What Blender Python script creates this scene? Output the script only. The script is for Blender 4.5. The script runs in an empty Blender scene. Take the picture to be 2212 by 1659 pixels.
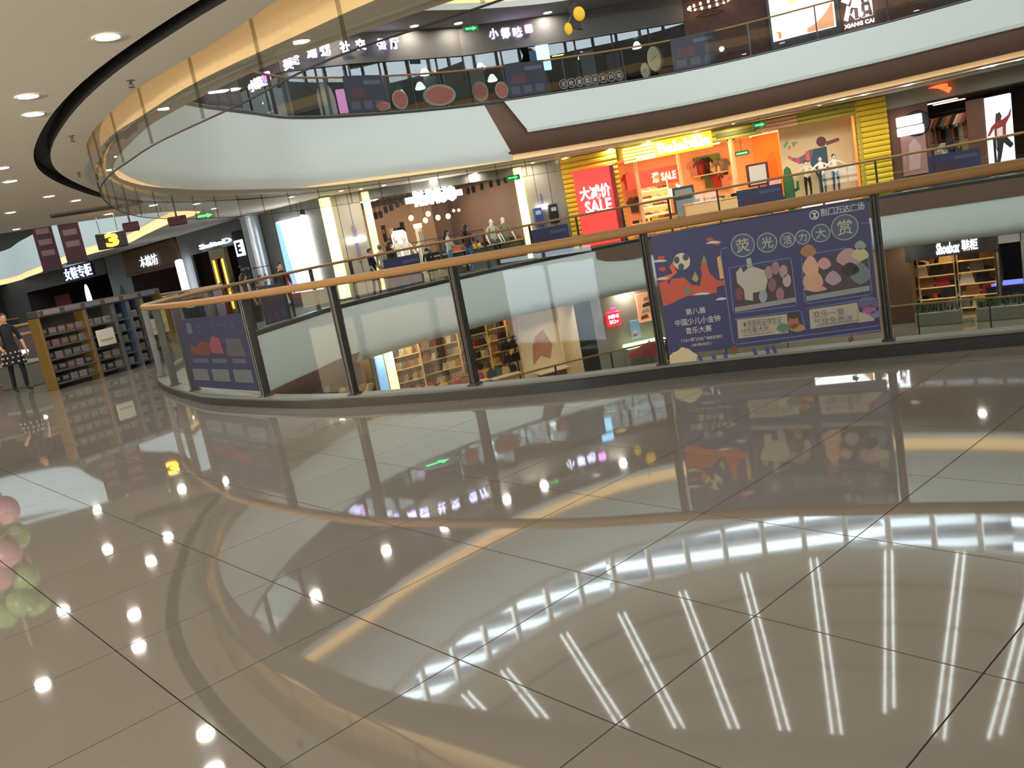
import bpy, math, random
import numpy as np
from mathutils import Vector, Matrix
random.seed(7); rng = np.random.RandomState(5)
scn = bpy.context.scene; COL = scn.collection
# ------------------------------------------------------------------ camera, world, exposure
W_, H_ = 2212, 1659
PIT, ROL, FPX, EYE = math.radians(10.55), math.radians(10.7), 1870.0, 1.6
_F = np.array([0, math.cos(PIT), -math.sin(PIT)]); _R = np.array([1., 0, 0]); _U = np.array([0, math.sin(PIT), math.cos(PIT)])
CX = math.cos(ROL)*_R - math.sin(ROL)*_U; CY = math.sin(ROL)*_R + math.cos(ROL)*_U; CO = np.array([0, 0, EYE])
cd = bpy.data.cameras.new('camera'); cam = bpy.data.objects.new('camera', cd); COL.objects.link(cam)
m4 = Matrix.Identity(4)
for r in range(3):
    m4[r][0] = CX[r]; m4[r][1] = CY[r]; m4[r][2] = -_F[r]; m4[r][3] = CO[r]
cam.matrix_world = m4; cd.sensor_width = 36; cd.lens = FPX*36/W_; cd.clip_end = 500; cd.clip_start = .05
scn.camera = cam
wd = bpy.data.worlds.new('overcast_sky'); scn.world = wd; wd.use_nodes = True
wb = wd.node_tree.nodes['Background']; wb.inputs[0].default_value = (.80, .92, 1.0, 1); wb.inputs[1].default_value = 5.8
scn.view_settings.view_transform = 'Standard'; scn.view_settings.look = 'None'; scn.view_settings.gamma = 1
scn.view_settings.use_curve_mapping = False; scn.view_settings.exposure = 0.95
cy = scn.cycles; cy.adaptive_threshold = .025; cy.max_bounces = 6; cy.diffuse_bounces = 4; cy.glossy_bounces = 4; cy.transparent_max_bounces = 32
cy.transmission_bounces = 4; cy.sample_clamp_indirect = 6; cy.caustics_reflective = False; cy.caustics_refractive = False
DOWN, STRIPL = 150.0, 1.7
# unseen fill lamps added behind the camera to brighten the near ceiling
for nm, lc, tg, pw in (('flood_left', (-7.5, -4.5, 1.5), (-5.5, 11, 4.6), 105), ('flood_right', (1.5, -5.5, 1.5), (-1.5, 9, 4.8), 60)):
    ld = bpy.data.lights.new(nm, 'AREA'); ld.shape = 'RECTANGLE'; ld.size = 3; ld.size_y = .8; ld.energy = pw; ld.color = (1, .95, .86); ld.spread = math.radians(60)
    lo = bpy.data.objects.new(nm, ld); COL.objects.link(lo); lo.location = lc; lo.rotation_euler = (Vector(tg)-Vector(lc)).to_track_quat('-Z', 'Y').to_euler()

# fill spots added at the upper ring to brighten the far balcony fronts
for k, (lc, tg) in enumerate((((-3.6, 16.9, 8.85), (-4, 25.5, 4.6)), ((-1.5, 15.0, 8.85), (-1, 28.8, 4.6)), ((1.5, 12.6, 8.85), (5, 32, 4.6)), ((5, 10.9, 8.85), (10, 34, 4.6)), ((9, 9.8, 8.85), (16, 35.5, 4.6)), ((13, 9.8, 8.85), (20, 34, 4.6)))):
    ld = bpy.data.lights.new('ring_spotlight', 'SPOT'); ld.energy = 240 if k < 2 else 560; ld.color = (.93, .98, 1.0); ld.spot_size = math.radians(62); ld.spot_blend = .9; ld.shadow_soft_size = .12
    lo = bpy.data.objects.new('ring_spotlight', ld); COL.objects.link(lo); lo.location = lc; lo.rotation_euler = (Vector(tg)-Vector(lc)).to_track_quat('-Z', 'Y').to_euler()

def ray(x, y):
    d = _F*FPX + CX*(x-W_/2) - CY*(y-H_/2); return d/np.linalg.norm(d)
def atz(x, y, z):
    d = ray(x, y); return CO + d*((z-EYE)/d[2])
def atd(x, y, dist):            # horizontal distance
    d = ray(x, y); return CO + d*(dist/math.hypot(d[0], d[1]))
# ------------------------------------------------------------------ materials
def lin(c): return tuple(((v/255/12.92) if v/255 <= .04045 else ((v/255+.055)/1.055)**2.4) for v in c)
MATS = {}
def mat(name, rgb, rough=.5, metal=0, emit=0, noise=0, scale=8, spec=None, ior=None, bump=0, ergb=None, vary=0):
    if name in MATS: return MATS[name]
    m = bpy.data.materials.new(name); m.use_nodes = True; nt = m.node_tree; b = nt.nodes['Principled BSDF']
    c = lin(rgb) + (1,); b.inputs['Base Color'].default_value = c; b.inputs['Roughness'].default_value = rough; b.inputs['Metallic'].default_value = metal
    if spec is not None: b.inputs['Specular IOR Level'].default_value = spec
    if ior: b.inputs['IOR'].default_value = ior
    if emit:
        b.inputs['Emission Color'].default_value = lin(ergb or rgb) + (1,); b.inputs['Emission Strength'].default_value = emit
    if noise or bump:
        tc = nt.nodes.new('ShaderNodeTexCoord'); n = nt.nodes.new('ShaderNodeTexNoise'); n.inputs['Scale'].default_value = scale; n.inputs['Detail'].default_value = 5
        nt.links.new(tc.outputs['Object'], n.inputs['Vector'])
        if noise:
            mx = nt.nodes.new('ShaderNodeMix'); mx.data_type = 'RGBA'
            mx.inputs['A'].default_value = tuple(v*(1-noise) for v in c[:3]) + (1,); mx.inputs['B'].default_value = tuple(min(1, v*(1+noise)) for v in c[:3]) + (1,)
            nt.links.new(n.outputs['Fac'], mx.inputs['Factor']); last = mx.outputs['Result']
            if vary:
                oi = nt.nodes.new('ShaderNodeObjectInfo'); hs = nt.nodes.new('ShaderNodeHueSaturation'); mr = nt.nodes.new('ShaderNodeMapRange')
                mr.inputs['To Min'].default_value = 1-vary; mr.inputs['To Max'].default_value = 1+vary
                nt.links.new(oi.outputs['Random'], mr.inputs['Value']); nt.links.new(mr.outputs['Result'], hs.inputs['Value']); nt.links.new(last, hs.inputs['Color']); last = hs.outputs['Color']
            nt.links.new(last, b.inputs['Base Color'])
        if bump:
            bp = nt.nodes.new('ShaderNodeBump'); bp.inputs['Strength'].default_value = bump; nt.links.new(n.outputs['Fac'], bp.inputs['Height']); nt.links.new(bp.outputs['Normal'], b.inputs['Normal'])
    MATS[name] = m; return m
def glass(name, tint, ior=1.45, gloss=(1, 1, 1)):       # thin sheet: mirror by Fresnel on the outer face, straight through otherwise
    if name in MATS: return MATS[name]
    m = bpy.data.materials.new(name); m.use_nodes = True; nt = m.node_tree; nt.nodes.clear()
    o = nt.nodes.new('ShaderNodeOutputMaterial'); t = nt.nodes.new('ShaderNodeBsdfTransparent'); t.inputs[0].default_value = tuple(v**.5 for v in tint) + (1,)
    g = nt.nodes.new('ShaderNodeBsdfGlossy'); g.inputs['Roughness'].default_value = .01; g.inputs['Color'].default_value = gloss + (1,)
    f = nt.nodes.new('ShaderNodeFresnel'); f.inputs['IOR'].default_value = ior; mx = nt.nodes.new('ShaderNodeMixShader')
    ge = nt.nodes.new('ShaderNodeNewGeometry'); mu = nt.nodes.new('ShaderNodeMath'); mu.operation = 'SUBTRACT'; mu.use_clamp = True
    nt.links.new(f.outputs[0], mu.inputs[0]); nt.links.new(ge.outputs['Backfacing'], mu.inputs[1])
    nt.links.new(mu.outputs[0], mx.inputs[0]); nt.links.new(t.outputs[0], mx.inputs[1]); nt.links.new(g.outputs[0], mx.inputs[2]); nt.links.new(mx.outputs[0], o.inputs[0])
    MATS[name] = m; return m
def brick(name, c1, c2, cm, sc):
    m = bpy.data.materials.new(name); m.use_nodes = True; nt = m.node_tree; b = nt.nodes['Principled BSDF']; b.inputs['Roughness'].default_value = .85
    tc = nt.nodes.new('ShaderNodeTexCoord'); mp = nt.nodes.new('ShaderNodeMapping'); mp.inputs['Rotation'].default_value = (math.pi/2, 0, 0)
    bt = nt.nodes.new('ShaderNodeTexBrick'); bt.inputs['Color1'].default_value = lin(c1)+(1,); bt.inputs['Color2'].default_value = lin(c2)+(1,); bt.inputs['Mortar'].default_value = lin(cm)+(1,)
    bt.inputs['Scale'].default_value = sc; bt.inputs['Mortar Size'].default_value = .015
    nt.links.new(tc.outputs['Object'], mp.inputs[0]); nt.links.new(mp.outputs[0], bt.inputs['Vector']); nt.links.new(bt.outputs['Color'], b.inputs['Base Color']); return m
def lit(name, rgb, e): return mat(name, rgb, emit=e)
M_white = mat('white_fascia_paint', (226, 232, 226), .55, noise=.02, scale=.6)
M_brown = mat('brown_fascia_panel', (112, 84, 68), .6, noise=.08, scale=2)
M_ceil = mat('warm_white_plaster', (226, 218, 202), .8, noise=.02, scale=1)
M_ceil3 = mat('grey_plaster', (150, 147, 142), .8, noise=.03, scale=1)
M_slot = mat('black_slot_lining', (30, 27, 25), .7)
M_cove = mat('warm_cove_face', (226, 196, 150), .7, emit=.2, ergb=(255, 206, 140), noise=.12, scale=1.2)  # light of the hidden cove strip is put into the face's emission
M_cove3 = mat('bright_cove_face', (240, 206, 156), .7, emit=.5, ergb=(255, 204, 138))  # cove glow put into the emission here too
M_tile = mat('polished_tile', (137, 132, 124), .03, ior=2.35, noise=.05, scale=.9, vary=.03)
M_grout = mat('dark_grout', (62, 56, 48), .8)
M_floor = mat('far_polished_floor', (134, 127, 116), .06, ior=2.1, noise=.06, scale=.7)
M_rail = mat('tan_handrail', (150, 110, 62), .42, noise=.07, scale=3)
M_steel = mat('dark_steel', (74, 72, 68), .4, metal=.6)
M_lsteel = mat('brushed_steel', (150, 150, 142), .35, metal=.7)
M_curb = mat('dark_stone_curb', (44, 44, 41), .35, noise=.15, scale=6)
M_curbt = mat('grey_curb_top', (118, 120, 112), .4, noise=.06, scale=5)
M_glass = glass('clear_guard_glass', (.90, .94, .92), 1.42)
M_smoke = glass('smoke_barrier_glass', (.88, .88, .84), 1.45)
M_dglass = glass('dark_shop_glass', (.42, .46, .45), 1.6)
M_win = glass('clerestory_glass', (.93, .96, .97), 1.3)
M_roof = mat('beige_roof_panel', (208, 200, 184), .8, noise=.03, scale=.5)
M_strip = lit('roof_light_strip', (236, 246, 248), STRIPL)
M_down = lit('downlight_diffuser', (255, 246, 233), DOWN)
M_downf = lit('far_downlight_diffuser', (255, 246, 233), DOWN)
M_trimw = mat('white_trim', (235, 232, 224), .4)
M_black = mat('matt_black', (24, 23, 22), .6)
M_dark = mat('charcoal_panel', (58, 55, 52), .6, noise=.06, scale=2)
M_wall = mat('grey_beige_stone', (158, 152, 138), .35, noise=.14, scale=1.3)
M_wallg = mat('grey_wall', (112, 112, 106), .6, noise=.06, scale=1.5)
M_out = mat('outer_wall', (120, 116, 108), .8)
def fab(rgb): return mat('cloth_%d_%d_%d' % rgb, rgb, .85)
def pnt(rgb): return mat('paint_%d_%d_%d' % rgb, rgb, .5)
def lum(rgb, e=1.0): return mat('lit_%d_%d_%d_%d' % (rgb+(int(e*10),)), rgb, emit=e)
# ------------------------------------------------------------------ mesh builder
class MB:
    def __init__(s): s.v = []; s.f = []; s.mi = []
    def add(s, vs, fs, m=0):
        o = len(s.v); s.v += [tuple(map(float, p)) for p in vs]
        for f in fs: s.f.append(tuple(i+o for i in f)); s.mi.append(m)
        return s
    def box(s, x0, y0, z0, x1, y1, z1, m=0):
        return s.add([(x0,y0,z0),(x1,y0,z0),(x1,y1,z0),(x0,y1,z0),(x0,y0,z1),(x1,y0,z1),(x1,y1,z1),(x0,y1,z1)],
                     [(0,3,2,1),(4,5,6,7),(0,1,5,4),(1,2,6,5),(2,3,7,6),(3,0,4,7)], m)
    def rbox(s, x0, y0, z0, x1, y1, z1, b=.01, m=0):   # chamfered box
        b = min(b, (x1-x0)*.45, (y1-y0)*.45, (z1-z0)*.45); vs = []; ix = {}
        for a, x in enumerate((x0, x1)):
            for c, y in enumerate((y0, y1)):
                for e, z in enumerate((z0, z1)):
                    sx, sy, sz = (1-2*a)*b, (1-2*c)*b, (1-2*e)*b
                    for k, p in enumerate(((x, y+sy, z+sz), (x+sx, y, z+sz), (x+sx, y+sy, z))): ix[a,c,e,k] = len(vs); vs.append(p)
        fs = []
        for a in (0, 1): fs.append([ix[a,0,0,0], ix[a,1,0,0], ix[a,1,1,0], ix[a,0,1,0]][::(-1 if a == 0 else 1)])
        for c in (0, 1): fs.append([ix[0,c,0,1], ix[1,c,0,1], ix[1,c,1,1], ix[0,c,1,1]][::(1 if c == 0 else -1)])
        for e in (0, 1): fs.append([ix[0,0,e,2], ix[1,0,e,2], ix[1,1,e,2], ix[0,1,e,2]][::(-1 if e == 0 else 1)])
        for c in (0, 1):
            for e in (0, 1): fs.append([ix[0,c,e,1], ix[1,c,e,1], ix[1,c,e,2], ix[0,c,e,2]])
        for a in (0, 1):
            for e in (0, 1): fs.append([ix[a,0,e,0], ix[a,1,e,0], ix[a,1,e,2], ix[a,0,e,2]])
        for a in (0, 1):
            for c in (0, 1): fs.append([ix[a,c,0,0], ix[a,c,1,0], ix[a,c,1,1], ix[a,c,0,1]])
        for a in (0, 1):
            for c in (0, 1):
                for e in (0, 1): fs.append([ix[a,c,e,0], ix[a,c,e,1], ix[a,c,e,2]])
        return s.add(vs, fs, m)
    def tube(s, pts, r, n=8, close=False, m=0, sq=None):
        pts = [np.array(p, float) for p in pts]; N = len(pts); rr = r if hasattr(r, '__len__') else [r]*N; o = len(s.v); up = np.array([0, 0, 1.])
        for i, p in enumerate(pts):
            t = (pts[(i+1) % N] if (close or i < N-1) else p) - (pts[i-1] if (close or i > 0) else p); t = t/(np.linalg.norm(t)+1e-9)
            u = up if abs(t[2]) < .95 else np.array([0, 1., 0]); a = np.cross(t, u); a /= np.linalg.norm(a); b = np.cross(a, t)
            for k in range(n):
                th = 2*math.pi*(k+.5)/n
                if sq: ca, sa = math.cos(th), math.sin(th); q = (abs(ca)**4+abs(sa)**4)**-.25; s.v.append(tuple(p + a*ca*q*sq[0] + b*sa*q*sq[1]))
                else: s.v.append(tuple(p + (a*math.cos(th) + b*math.sin(th))*rr[i]))
        for i in range(N if close else N-1):
            for k in range(n):
                i2 = (i+1) % N; s.f.append((o+i*n+k, o+i*n+(k+1) % n, o+i2*n+(k+1) % n, o+i2*n+k)); s.mi.append(m)
        if not close:
            s.f.append(tuple(o+k for k in range(n))[::-1]); s.f.append(tuple(o+(N-1)*n+k for k in range(n))); s.mi += [m, m]
        return s
    def lathe(s, prof, n=16, c=(0, 0, 0), m=0):
        o = len(s.v); K = len(prof)
        for k in range(n):
            th = 2*math.pi*k/n
            for r, z in prof: s.v.append((c[0]+r*math.cos(th), c[1]+r*math.sin(th), c[2]+z))
        for k in range(n):
            k2 = (k+1) % n
            for j in range(K-1): s.f.append((o+k*K+j, o+k2*K+j, o+k2*K+j+1, o+k*K+j+1)); s.mi.append(m)
        return s
    def ell(s, c, rx, ry, rz, nu=12, nv=7, m=0):
        return s.lathe([(1e-4, -1)] + [(math.sin(math.pi*j/nv), -math.cos(math.pi*j/nv)) for j in range(1, nv)] + [(1e-4, 1)], nu, m=m)._scl(c, rx, ry, rz, nu*(nv+1))
    def _scl(s, c, rx, ry, rz, n):
        for i in range(len(s.v)-n, len(s.v)): x, y, z = s.v[i]; s.v[i] = (c[0]+x*rx, c[1]+y*ry, c[2]+z*rz)
        return s
    def prism(s, poly, y0, y1, m=0):     # polygon in x,z pushed from y0 (front) to y1
        n = len(poly); vs = [(x, y0, z) for x, z in poly] + [(x, y1, z) for x, z in poly]
        return s.add(vs, [tuple(range(n)), tuple(range(n, 2*n))[::-1]] + [(i, i+n, (i+1) % n+n, (i+1) % n) for i in range(n)], m)
    def mesh(s, name, mats, smooth=False):
        me = bpy.data.meshes.new(name); me.from_pydata(s.v, [], s.f); me.update()
        for m in (mats if isinstance(mats, (list, tuple)) else [mats]): me.materials.append(m)
        if isinstance(mats, (list, tuple)): me.polygons.foreach_set('material_index', s.mi)
        if smooth: me.polygons.foreach_set('use_smooth', [True]*len(me.polygons))
        return me
    def build(s, name, mats, parent=None, loc=(0, 0, 0), rz=0, smooth=False):
        return put(name, s.mesh(name, mats, smooth), parent, loc, rz)
def put(name, me, parent=None, loc=(0, 0, 0), rz=0, scale=None):
    o = bpy.data.objects.new(name, me); COL.objects.link(o); o.location = tuple(loc); o.rotation_euler = (0, 0, rz)
    if scale is not None: o.scale = scale
    if parent is not None: o.parent = parent
    return o
def thing(name, label, cat, loc=(0, 0, 0), rz=0, group=None):
    o = bpy.data.objects.new(name, None); COL.objects.link(o); o.empty_display_size = .1
    o.location = tuple(loc); o.rotation_euler = (0, 0, rz); return tag(o, label, cat, group)
def tag(o, label, cat, group=None):
    o['label'] = label; o['category'] = cat
    if group: o['group'] = group
    return o
def struct(o): o['kind'] = 'structure'; return o
def dup(root, loc, rz, label=None, group=None):
    r = root.copy(); COL.objects.link(r); r.location = tuple(loc); r.rotation_euler = (0, 0, rz)
    if label: r['label'] = label
    if group: r['group'] = group
    for ch in root.children:
        c = ch.copy(); COL.objects.link(c); c.parent = r
        for g in ch.children: d = g.copy(); COL.objects.link(d); d.parent = c
    return r
def text_me(body, w, h, depth=.01, bold=0, name='lettering', shear=0):
    cu = bpy.data.curves.new('t', 'FONT'); cu.body = body; cu.align_x = 'CENTER'; cu.align_y = 'CENTER'; cu.extrude = .02; cu.offset = bold; cu.resolution_u = 2; cu.shear = shear
    o = bpy.data.objects.new('t', cu); COL.objects.link(o); dg = bpy.context.evaluated_depsgraph_get(); dg.update()
    me = bpy.data.meshes.new_from_object(o.evaluated_get(dg)); bpy.data.objects.remove(o); bpy.data.curves.remove(cu)
    n = len(me.vertices); a = np.zeros(n*3); me.vertices.foreach_get('co', a); a = a.reshape(-1, 3)
    lo, hi = a.min(0), a.max(0); a = (a-(lo+hi)/2)/np.maximum(hi-lo, 1e-6)
    b = np.stack([a[:, 0]*w, -a[:, 2]*depth, a[:, 1]*h], 1); me.vertices.foreach_set('co', b.ravel()); me.update(); me.materials.clear(); me.name = name; return me
def text(body, w, h, m, parent, loc, depth=.01, bold=0, name='lettering', rz=0, shear=0):
    me = text_me(body, w, h, depth, bold, name, shear); me.materials.append(m); return put(name, me, parent, loc, rz)
ORD = ['zeroth', 'first', 'second', 'third', 'fourth', 'fifth', 'sixth', 'seventh', 'eighth', 'ninth', 'tenth', 'eleventh', 'twelfth', 'thirteenth', 'fourteenth', 'fifteenth', 'sixteenth', 'seventeenth', 'eighteenth', 'nineteenth', 'twentieth']
# ------------------------------------------------------------------ plan curves
def catmull(P, n=10, closed=True):
    P = np.array(P, float); N = len(P); out = []
    for i in range(N if closed else N-1):
        p0, p1, p2, p3 = (P[(i-1) % N], P[i], P[(i+1) % N], P[(i+2) % N]) if closed else (P[max(i-1, 0)], P[i], P[i+1], P[min(i+2, N-1)])
        for k in range(n):
            t = k/n; out.append(.5*((2*p1)+(-p0+p2)*t+(2*p0-5*p1+4*p2-p3)*t*t+(-p0+3*p1-3*p2+p3)*t**3))
    if not closed: out.append(P[-1])
    return np.array(out)
class Loop:
    def __init__(s, pts):
        s.p = np.array(pts); q = np.vstack([s.p, s.p[:1]]); s.seg = np.linalg.norm(np.diff(q, axis=0), axis=1); s.s = np.concatenate([[0], np.cumsum(s.seg)]); s.L = s.s[-1]; s.q = q
        a = s.p; b = np.roll(a, -1, 0); s.ccw = np.sum(a[:, 0]*b[:, 1]-b[:, 0]*a[:, 1]) > 0
    def at(s, t):
        t = np.asarray(t) % s.L; return np.stack([np.interp(t, s.s, s.q[:, 0]), np.interp(t, s.s, s.q[:, 1])], -1)
    def tan(s, t):
        d = s.at(np.asarray(t)+.15)-s.at(np.asarray(t)-.15); return d/np.linalg.norm(d, axis=-1, keepdims=True)
    def nrm(s, t):                                      # outward, away from the opening
        d = s.tan(t); n = np.stack([d[..., 1], -d[..., 0]], -1); return n if s.ccw else -n
    def off(s, t, o): return s.at(t)+s.nrm(t)*o
    def near(s, p):
        d = np.linalg.norm(s.p-np.array(p[:2]), axis=1); return s.s[int(np.argmin(d))]
    def hit(s, px, py, far=True):                       # arc length where the sight line meets the loop
        d = ray(px, py)[:2]; best = None
        for i in range(len(s.p)):
            a, b = s.q[i], s.q[i+1]; e = b-a; M = np.array([[d[0], -e[0]], [d[1], -e[1]]])
            if abs(np.linalg.det(M)) < 1e-9: continue
            t, u = np.linalg.solve(M, a)
            if 0 <= u < 1 and t > 0 and (best is None or (t > best[0]) == far): best = (t, s.s[i]+u*s.seg[i])
        return best[1]
V1 = Loop(catmull([(21,1.5),(14,1.2),(9,3.4),(6.5,4.9),(3.9,6.42),(2.34,7.22),(1.54,7.57),(.39,7.98),(-.99,8.76),(-2.1,9.51),(-3.58,11.02),(-4.29,12.03),(-5.25,13.66),(-5.86,15.06),(-6.2,16.4),(-6.35,18.2),(-6.1,20.8),(-5.4,23.4),(-4.3,26.2),(-.68,29.4),(3.15,31.0),(8.4,31.7),(13.4,29.6),(16.9,27),(22,23.5),(25.8,17.5),(25.5,9)], 10))
LIP = Loop(catmull([(20,-2),(12,-.8),(7,1.9),(2.8,4.4),(.29,5.95),(-.91,6.7),(-1.85,7.75),(-3,8.93),(-3.65,9.8),(-4.3,10.75),(-5.0,12.1),(-5.75,14.2),(-6.3,16.2),(-6.62,18.2),(-6.6,20.9),(-6,23.8),(-4.7,26.2),(-1.0,29.5),(2.95,31.5),(8.3,32.4),(13.7,30.3),(17.4,27.6),(22.6,24),(26.6,18),(27,8.6)], 8))
V2 = Loop(catmull([(-30,17),(-20,17.6),(-14.8,20.2),(-11.5,21.5),(-9.7,22.4),(-8.5,23.9),(-8.1,26.0),(-8.6,27.4),(-9.9,28.8),(-12.2,32.5),(-15,37.1),(-17.6,39.4),(-25.4,49.9),(-31,56),(-39,52),(-40,32),(-37,19)], 8))
V4 = Loop(catmull([(-7,21.9),(-5.3,24.4),(-4.1,26.4),(-1,29.6),(2.7,31.8),(6,32.4),(10.3,32.3),(15,30),(19.5,25.5),(22,20),(20.5,13),(15,9.5),(8,9.4),(2,12),(-2.4,15.5),(-4.5,17.6),(-6.7,20.1)], 10))
SFP = np.array([(-36,61.9),(-17.2,42.6),(-9.9,34.6),(-6.7,30.6),(-5.1,30.0),(1,33.6),(8.4,35.0),(14.5,33.1),(19,30.1),(26,24),(33,15)])
def sf(px, py, back=0.):                                # plan point where a sight line meets the far shop line
    d = ray(px, py)[:2]
    for tol in (.02, .3):
        best = None
        for a, b in zip(SFP[:-1], SFP[1:]):
            e = b-a; n = np.array([-e[1], e[0]])/np.linalg.norm(e); n = n if n[1] > 0 else -n; a2 = a+n*back
            M = np.array([[d[0], -e[0]], [d[1], -e[1]]]); t, u = np.linalg.solve(M, a2)
            if -tol <= u <= 1+tol and t > 0 and (best is None or t < best[0]): best = (t, a2+e*u, math.atan2(e[1], e[0]))
        if best: return best[1], best[2]
class FR:                                               # a flat shop front: local x right, -y to the viewer
    def __init__(s, p0, p1):
        s.p0 = np.array(p0[:2], float); e = np.array(p1[:2], float)-s.p0; s.L = float(np.linalg.norm(e)); s.t = e/s.L; s.n = np.array([-s.t[1], s.t[0]]); s.rz = math.atan2(e[1], e[0])
    def w(s, x, y, z): p = s.p0+s.t*x+s.n*y; return (p[0], p[1], z)
    def hit(s, px, py, dep=0.):
        d = ray(px, py); k = d[0]*s.n[0]+d[1]*s.n[1]; off = dep-((CO[0]-s.p0[0])*s.n[0]+(CO[1]-s.p0[1])*s.n[1]); t = off/k; P = CO+d*t
        return float((P[:2]-s.p0)@s.t), float(P[2])
def strip(name, rows, m, closed=True, parent=None, smooth=True):
    b = MB(); n = len(rows[0][0]); vs = []
    for p, z in rows: vs += [(q[0], q[1], (z[i] if hasattr(z, '__len__') else z)) for i, q in enumerate(p)]
    fs = [(r*n+i, r*n+(i+1) % n, (r+1)*n+(i+1) % n, (r+1)*n+i) for r in range(len(rows)-1) for i in range(n if closed else n-1)]
    o = b.add(vs, fs).build(name, m, parent, smooth=smooth); return struct(o) if parent is None else o
import bmesh
def plate(name, outer, holes, z, m):
    bm = bmesh.new(); es = []
    for lp in [outer]+holes:
        vs = [bm.verts.new((p[0], p[1], z)) for p in lp]
        es += [bm.edges.new((vs[i], vs[(i+1) % len(vs)])) for i in range(len(vs))]
    bmesh.ops.triangle_fill(bm, use_beauty=True, use_dissolve=False, edges=es, normal=(0, 0, 1))
    me = bpy.data.meshes.new(name); bm.to_mesh(me); bm.free(); me.materials.append(m); return struct(put(name, me))
RECT = [(-44, -9), (44, -9), (44, 62), (-44, 62)]
sN = np.linspace(0, V1.L, 260, endpoint=False); lN = np.linspace(0, LIP.L, 260, endpoint=False); s2 = np.linspace(0, V2.L, 120, endpoint=False); s4 = np.linspace(0, V4.L, 160, endpoint=False)
# ------------------------------------------------------------------ building shell
plate('floor', RECT, [V1.at(sN), V2.at(s2)], -.012, M_grout)
plate('floor_lower', RECT, [V1.at(sN), V2.at(s2)], -5.0, M_floor)
plate('floor_basement', RECT, [], -10.0, M_floor)
plate('floor_upper', RECT, [V1.at(sN), V2.at(s2)], 5.5, M_floor)
Q1 = np.array([V1.at(V1.near(p)) for p in LIP.at(lN)])
lp = LIP.at(lN); BMp = lp+(Q1-lp)*.5
strip('ceiling_edge_beam', [(lp+(lp-BMp)*0, 3.86), (BMp, 3.86)], M_ceil)
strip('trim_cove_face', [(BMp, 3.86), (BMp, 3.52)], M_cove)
strip('ceiling_soffit', [(BMp, 3.52), (Q1, 3.56)], M_ceil)
strip('trim_ceiling_lip', [(lp, 3.86), (lp, 3.52)], M_ceil)
SLOT = Loop(catmull([(20,-2.9),(12,-1.6),(6.6,1.25),(2.4,3.75),(.05,5.35),(-1.29,6.3),(-2.4,7.33),(-3.43,8.48),(-4.45,9.9),(-5.46,11.6),(-6.2,13.3),(-6.82,15.44),(-7.36,18.06),(-7.5,20.9),(-6.75,24.1),(-5.4,26.9),(-1.6,30.3),(2.6,32.4),(8.2,33.3),(14.1,31.2),(18,28.4),(23.3,24.7),(27.6,18.5),(28.2,8.2)], 10))
oN = np.linspace(0, SLOT.L, 280, endpoint=False); sl0, sl1 = SLOT.off(oN, -.2), SLOT.at(oN); lq = np.array([LIP.at(LIP.near(p)) for p in sl0])
strip('ceiling_border', [(lq, 3.52), (sl0, 3.52)], M_ceil)
strip('trim_black_slot', [(sl0, 3.52), (sl0, 3.68), (sl1, 3.68), (sl1, 3.52)], M_slot, smooth=False)
plate('ceiling', RECT, [sl1, V2.off(s2, .05)], 3.52, M_ceil)
plate('ceiling_lower', RECT, [V1.off(sN, .7), V2.off(s2, .05)], -1.8, M_ceil)
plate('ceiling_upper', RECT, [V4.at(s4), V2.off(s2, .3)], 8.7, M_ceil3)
# second atrium fascia on the left
strip('trim_side_fascia', [(V2.at(s2), 5.5), (V2.at(s2), 3.84)], M_white)
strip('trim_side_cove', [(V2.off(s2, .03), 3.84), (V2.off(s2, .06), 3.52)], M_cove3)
strip('trim_side_slab', [(V2.at(s2), 0), (V2.at(s2), -1.8)], M_white)
# main atrium fascias: white with rounded underside on the left, split white and brown on the right
def span(t0, t1, n=90): return np.linspace(t0, t1, n)
tA, tB = V1.hit(1047, 235), V1.hit(1113, 345); tC, tD = V1.hit(1087, 232), V1.hit(1140, 303)
tR = V1.near((25.8, 17.5)); t0 = V1.near((21, 1.5)); T0 = t0-6
def rows(prof, ta, tb, za, zb, left=True, end=None):
    out = []
    for o, z in prof:
        k = min(1, max(0, (z-za)/(zb-za))); t = ta+(tb-ta)*k; sp = span(T0, t, 200) if left else span(t, end, 90)
        out.append((V1.off(sp, o), z))
    return out
arc = [(.75*(1-math.cos(a))*.6, 4.0-.5*math.sin(a)) for a in np.linspace(0, math.pi/2, 7)]
strip('trim_upper_fascia_white', rows([(0, 5.5), (0, 4.6)]+arc, tA, tB, 5.5, 3.6), M_white, closed=False)
strip('trim_upper_fascia_brown', rows([(.02, 5.5), (.02, 4.6), (.02, 3.78), (.5, 3.74)], tA-.1, tB-.1, 5.5, 3.6, False, tR), M_brown, closed=False)
strip('trim_upper_fascia_panel', rows([(.02, 5.5), (-.16, 5.5), (-.16, 4.5), (-.13, 4.4), (.02, 4.38)], tC, tD, 5.5, 4.45, False, tR), M_white, closed=False, smooth=False)
tE, tF = V1.hit(1285, 541), V1.hit(775, 760)
arc2 = [(.75*(1-math.cos(a))*.6, -1.35-.42*math.sin(a)) for a in np.linspace(0, math.pi/2, 7)]
strip('trim_lower_fascia_white', [(V1.off(span(T0, tR, 260), o), z) for o, z in [(0, 0), (0, -.9)]+arc2], M_white, closed=False)
spb = span(tE, tR, 80); eb = np.clip((spb-tE)/1.2, 0, 1)**.5
strip('trim_lower_fascia_brown', [(V1.off(spb, -.03), -.0), (V1.off(spb, -.05), -.30-.26*eb*0-.26*eb)], M_brown, closed=False)
spl = span(V1.near((-5.25, 13.66)), tF, 60); el = np.clip((tF-spl)/.5, 0, 1)
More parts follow.
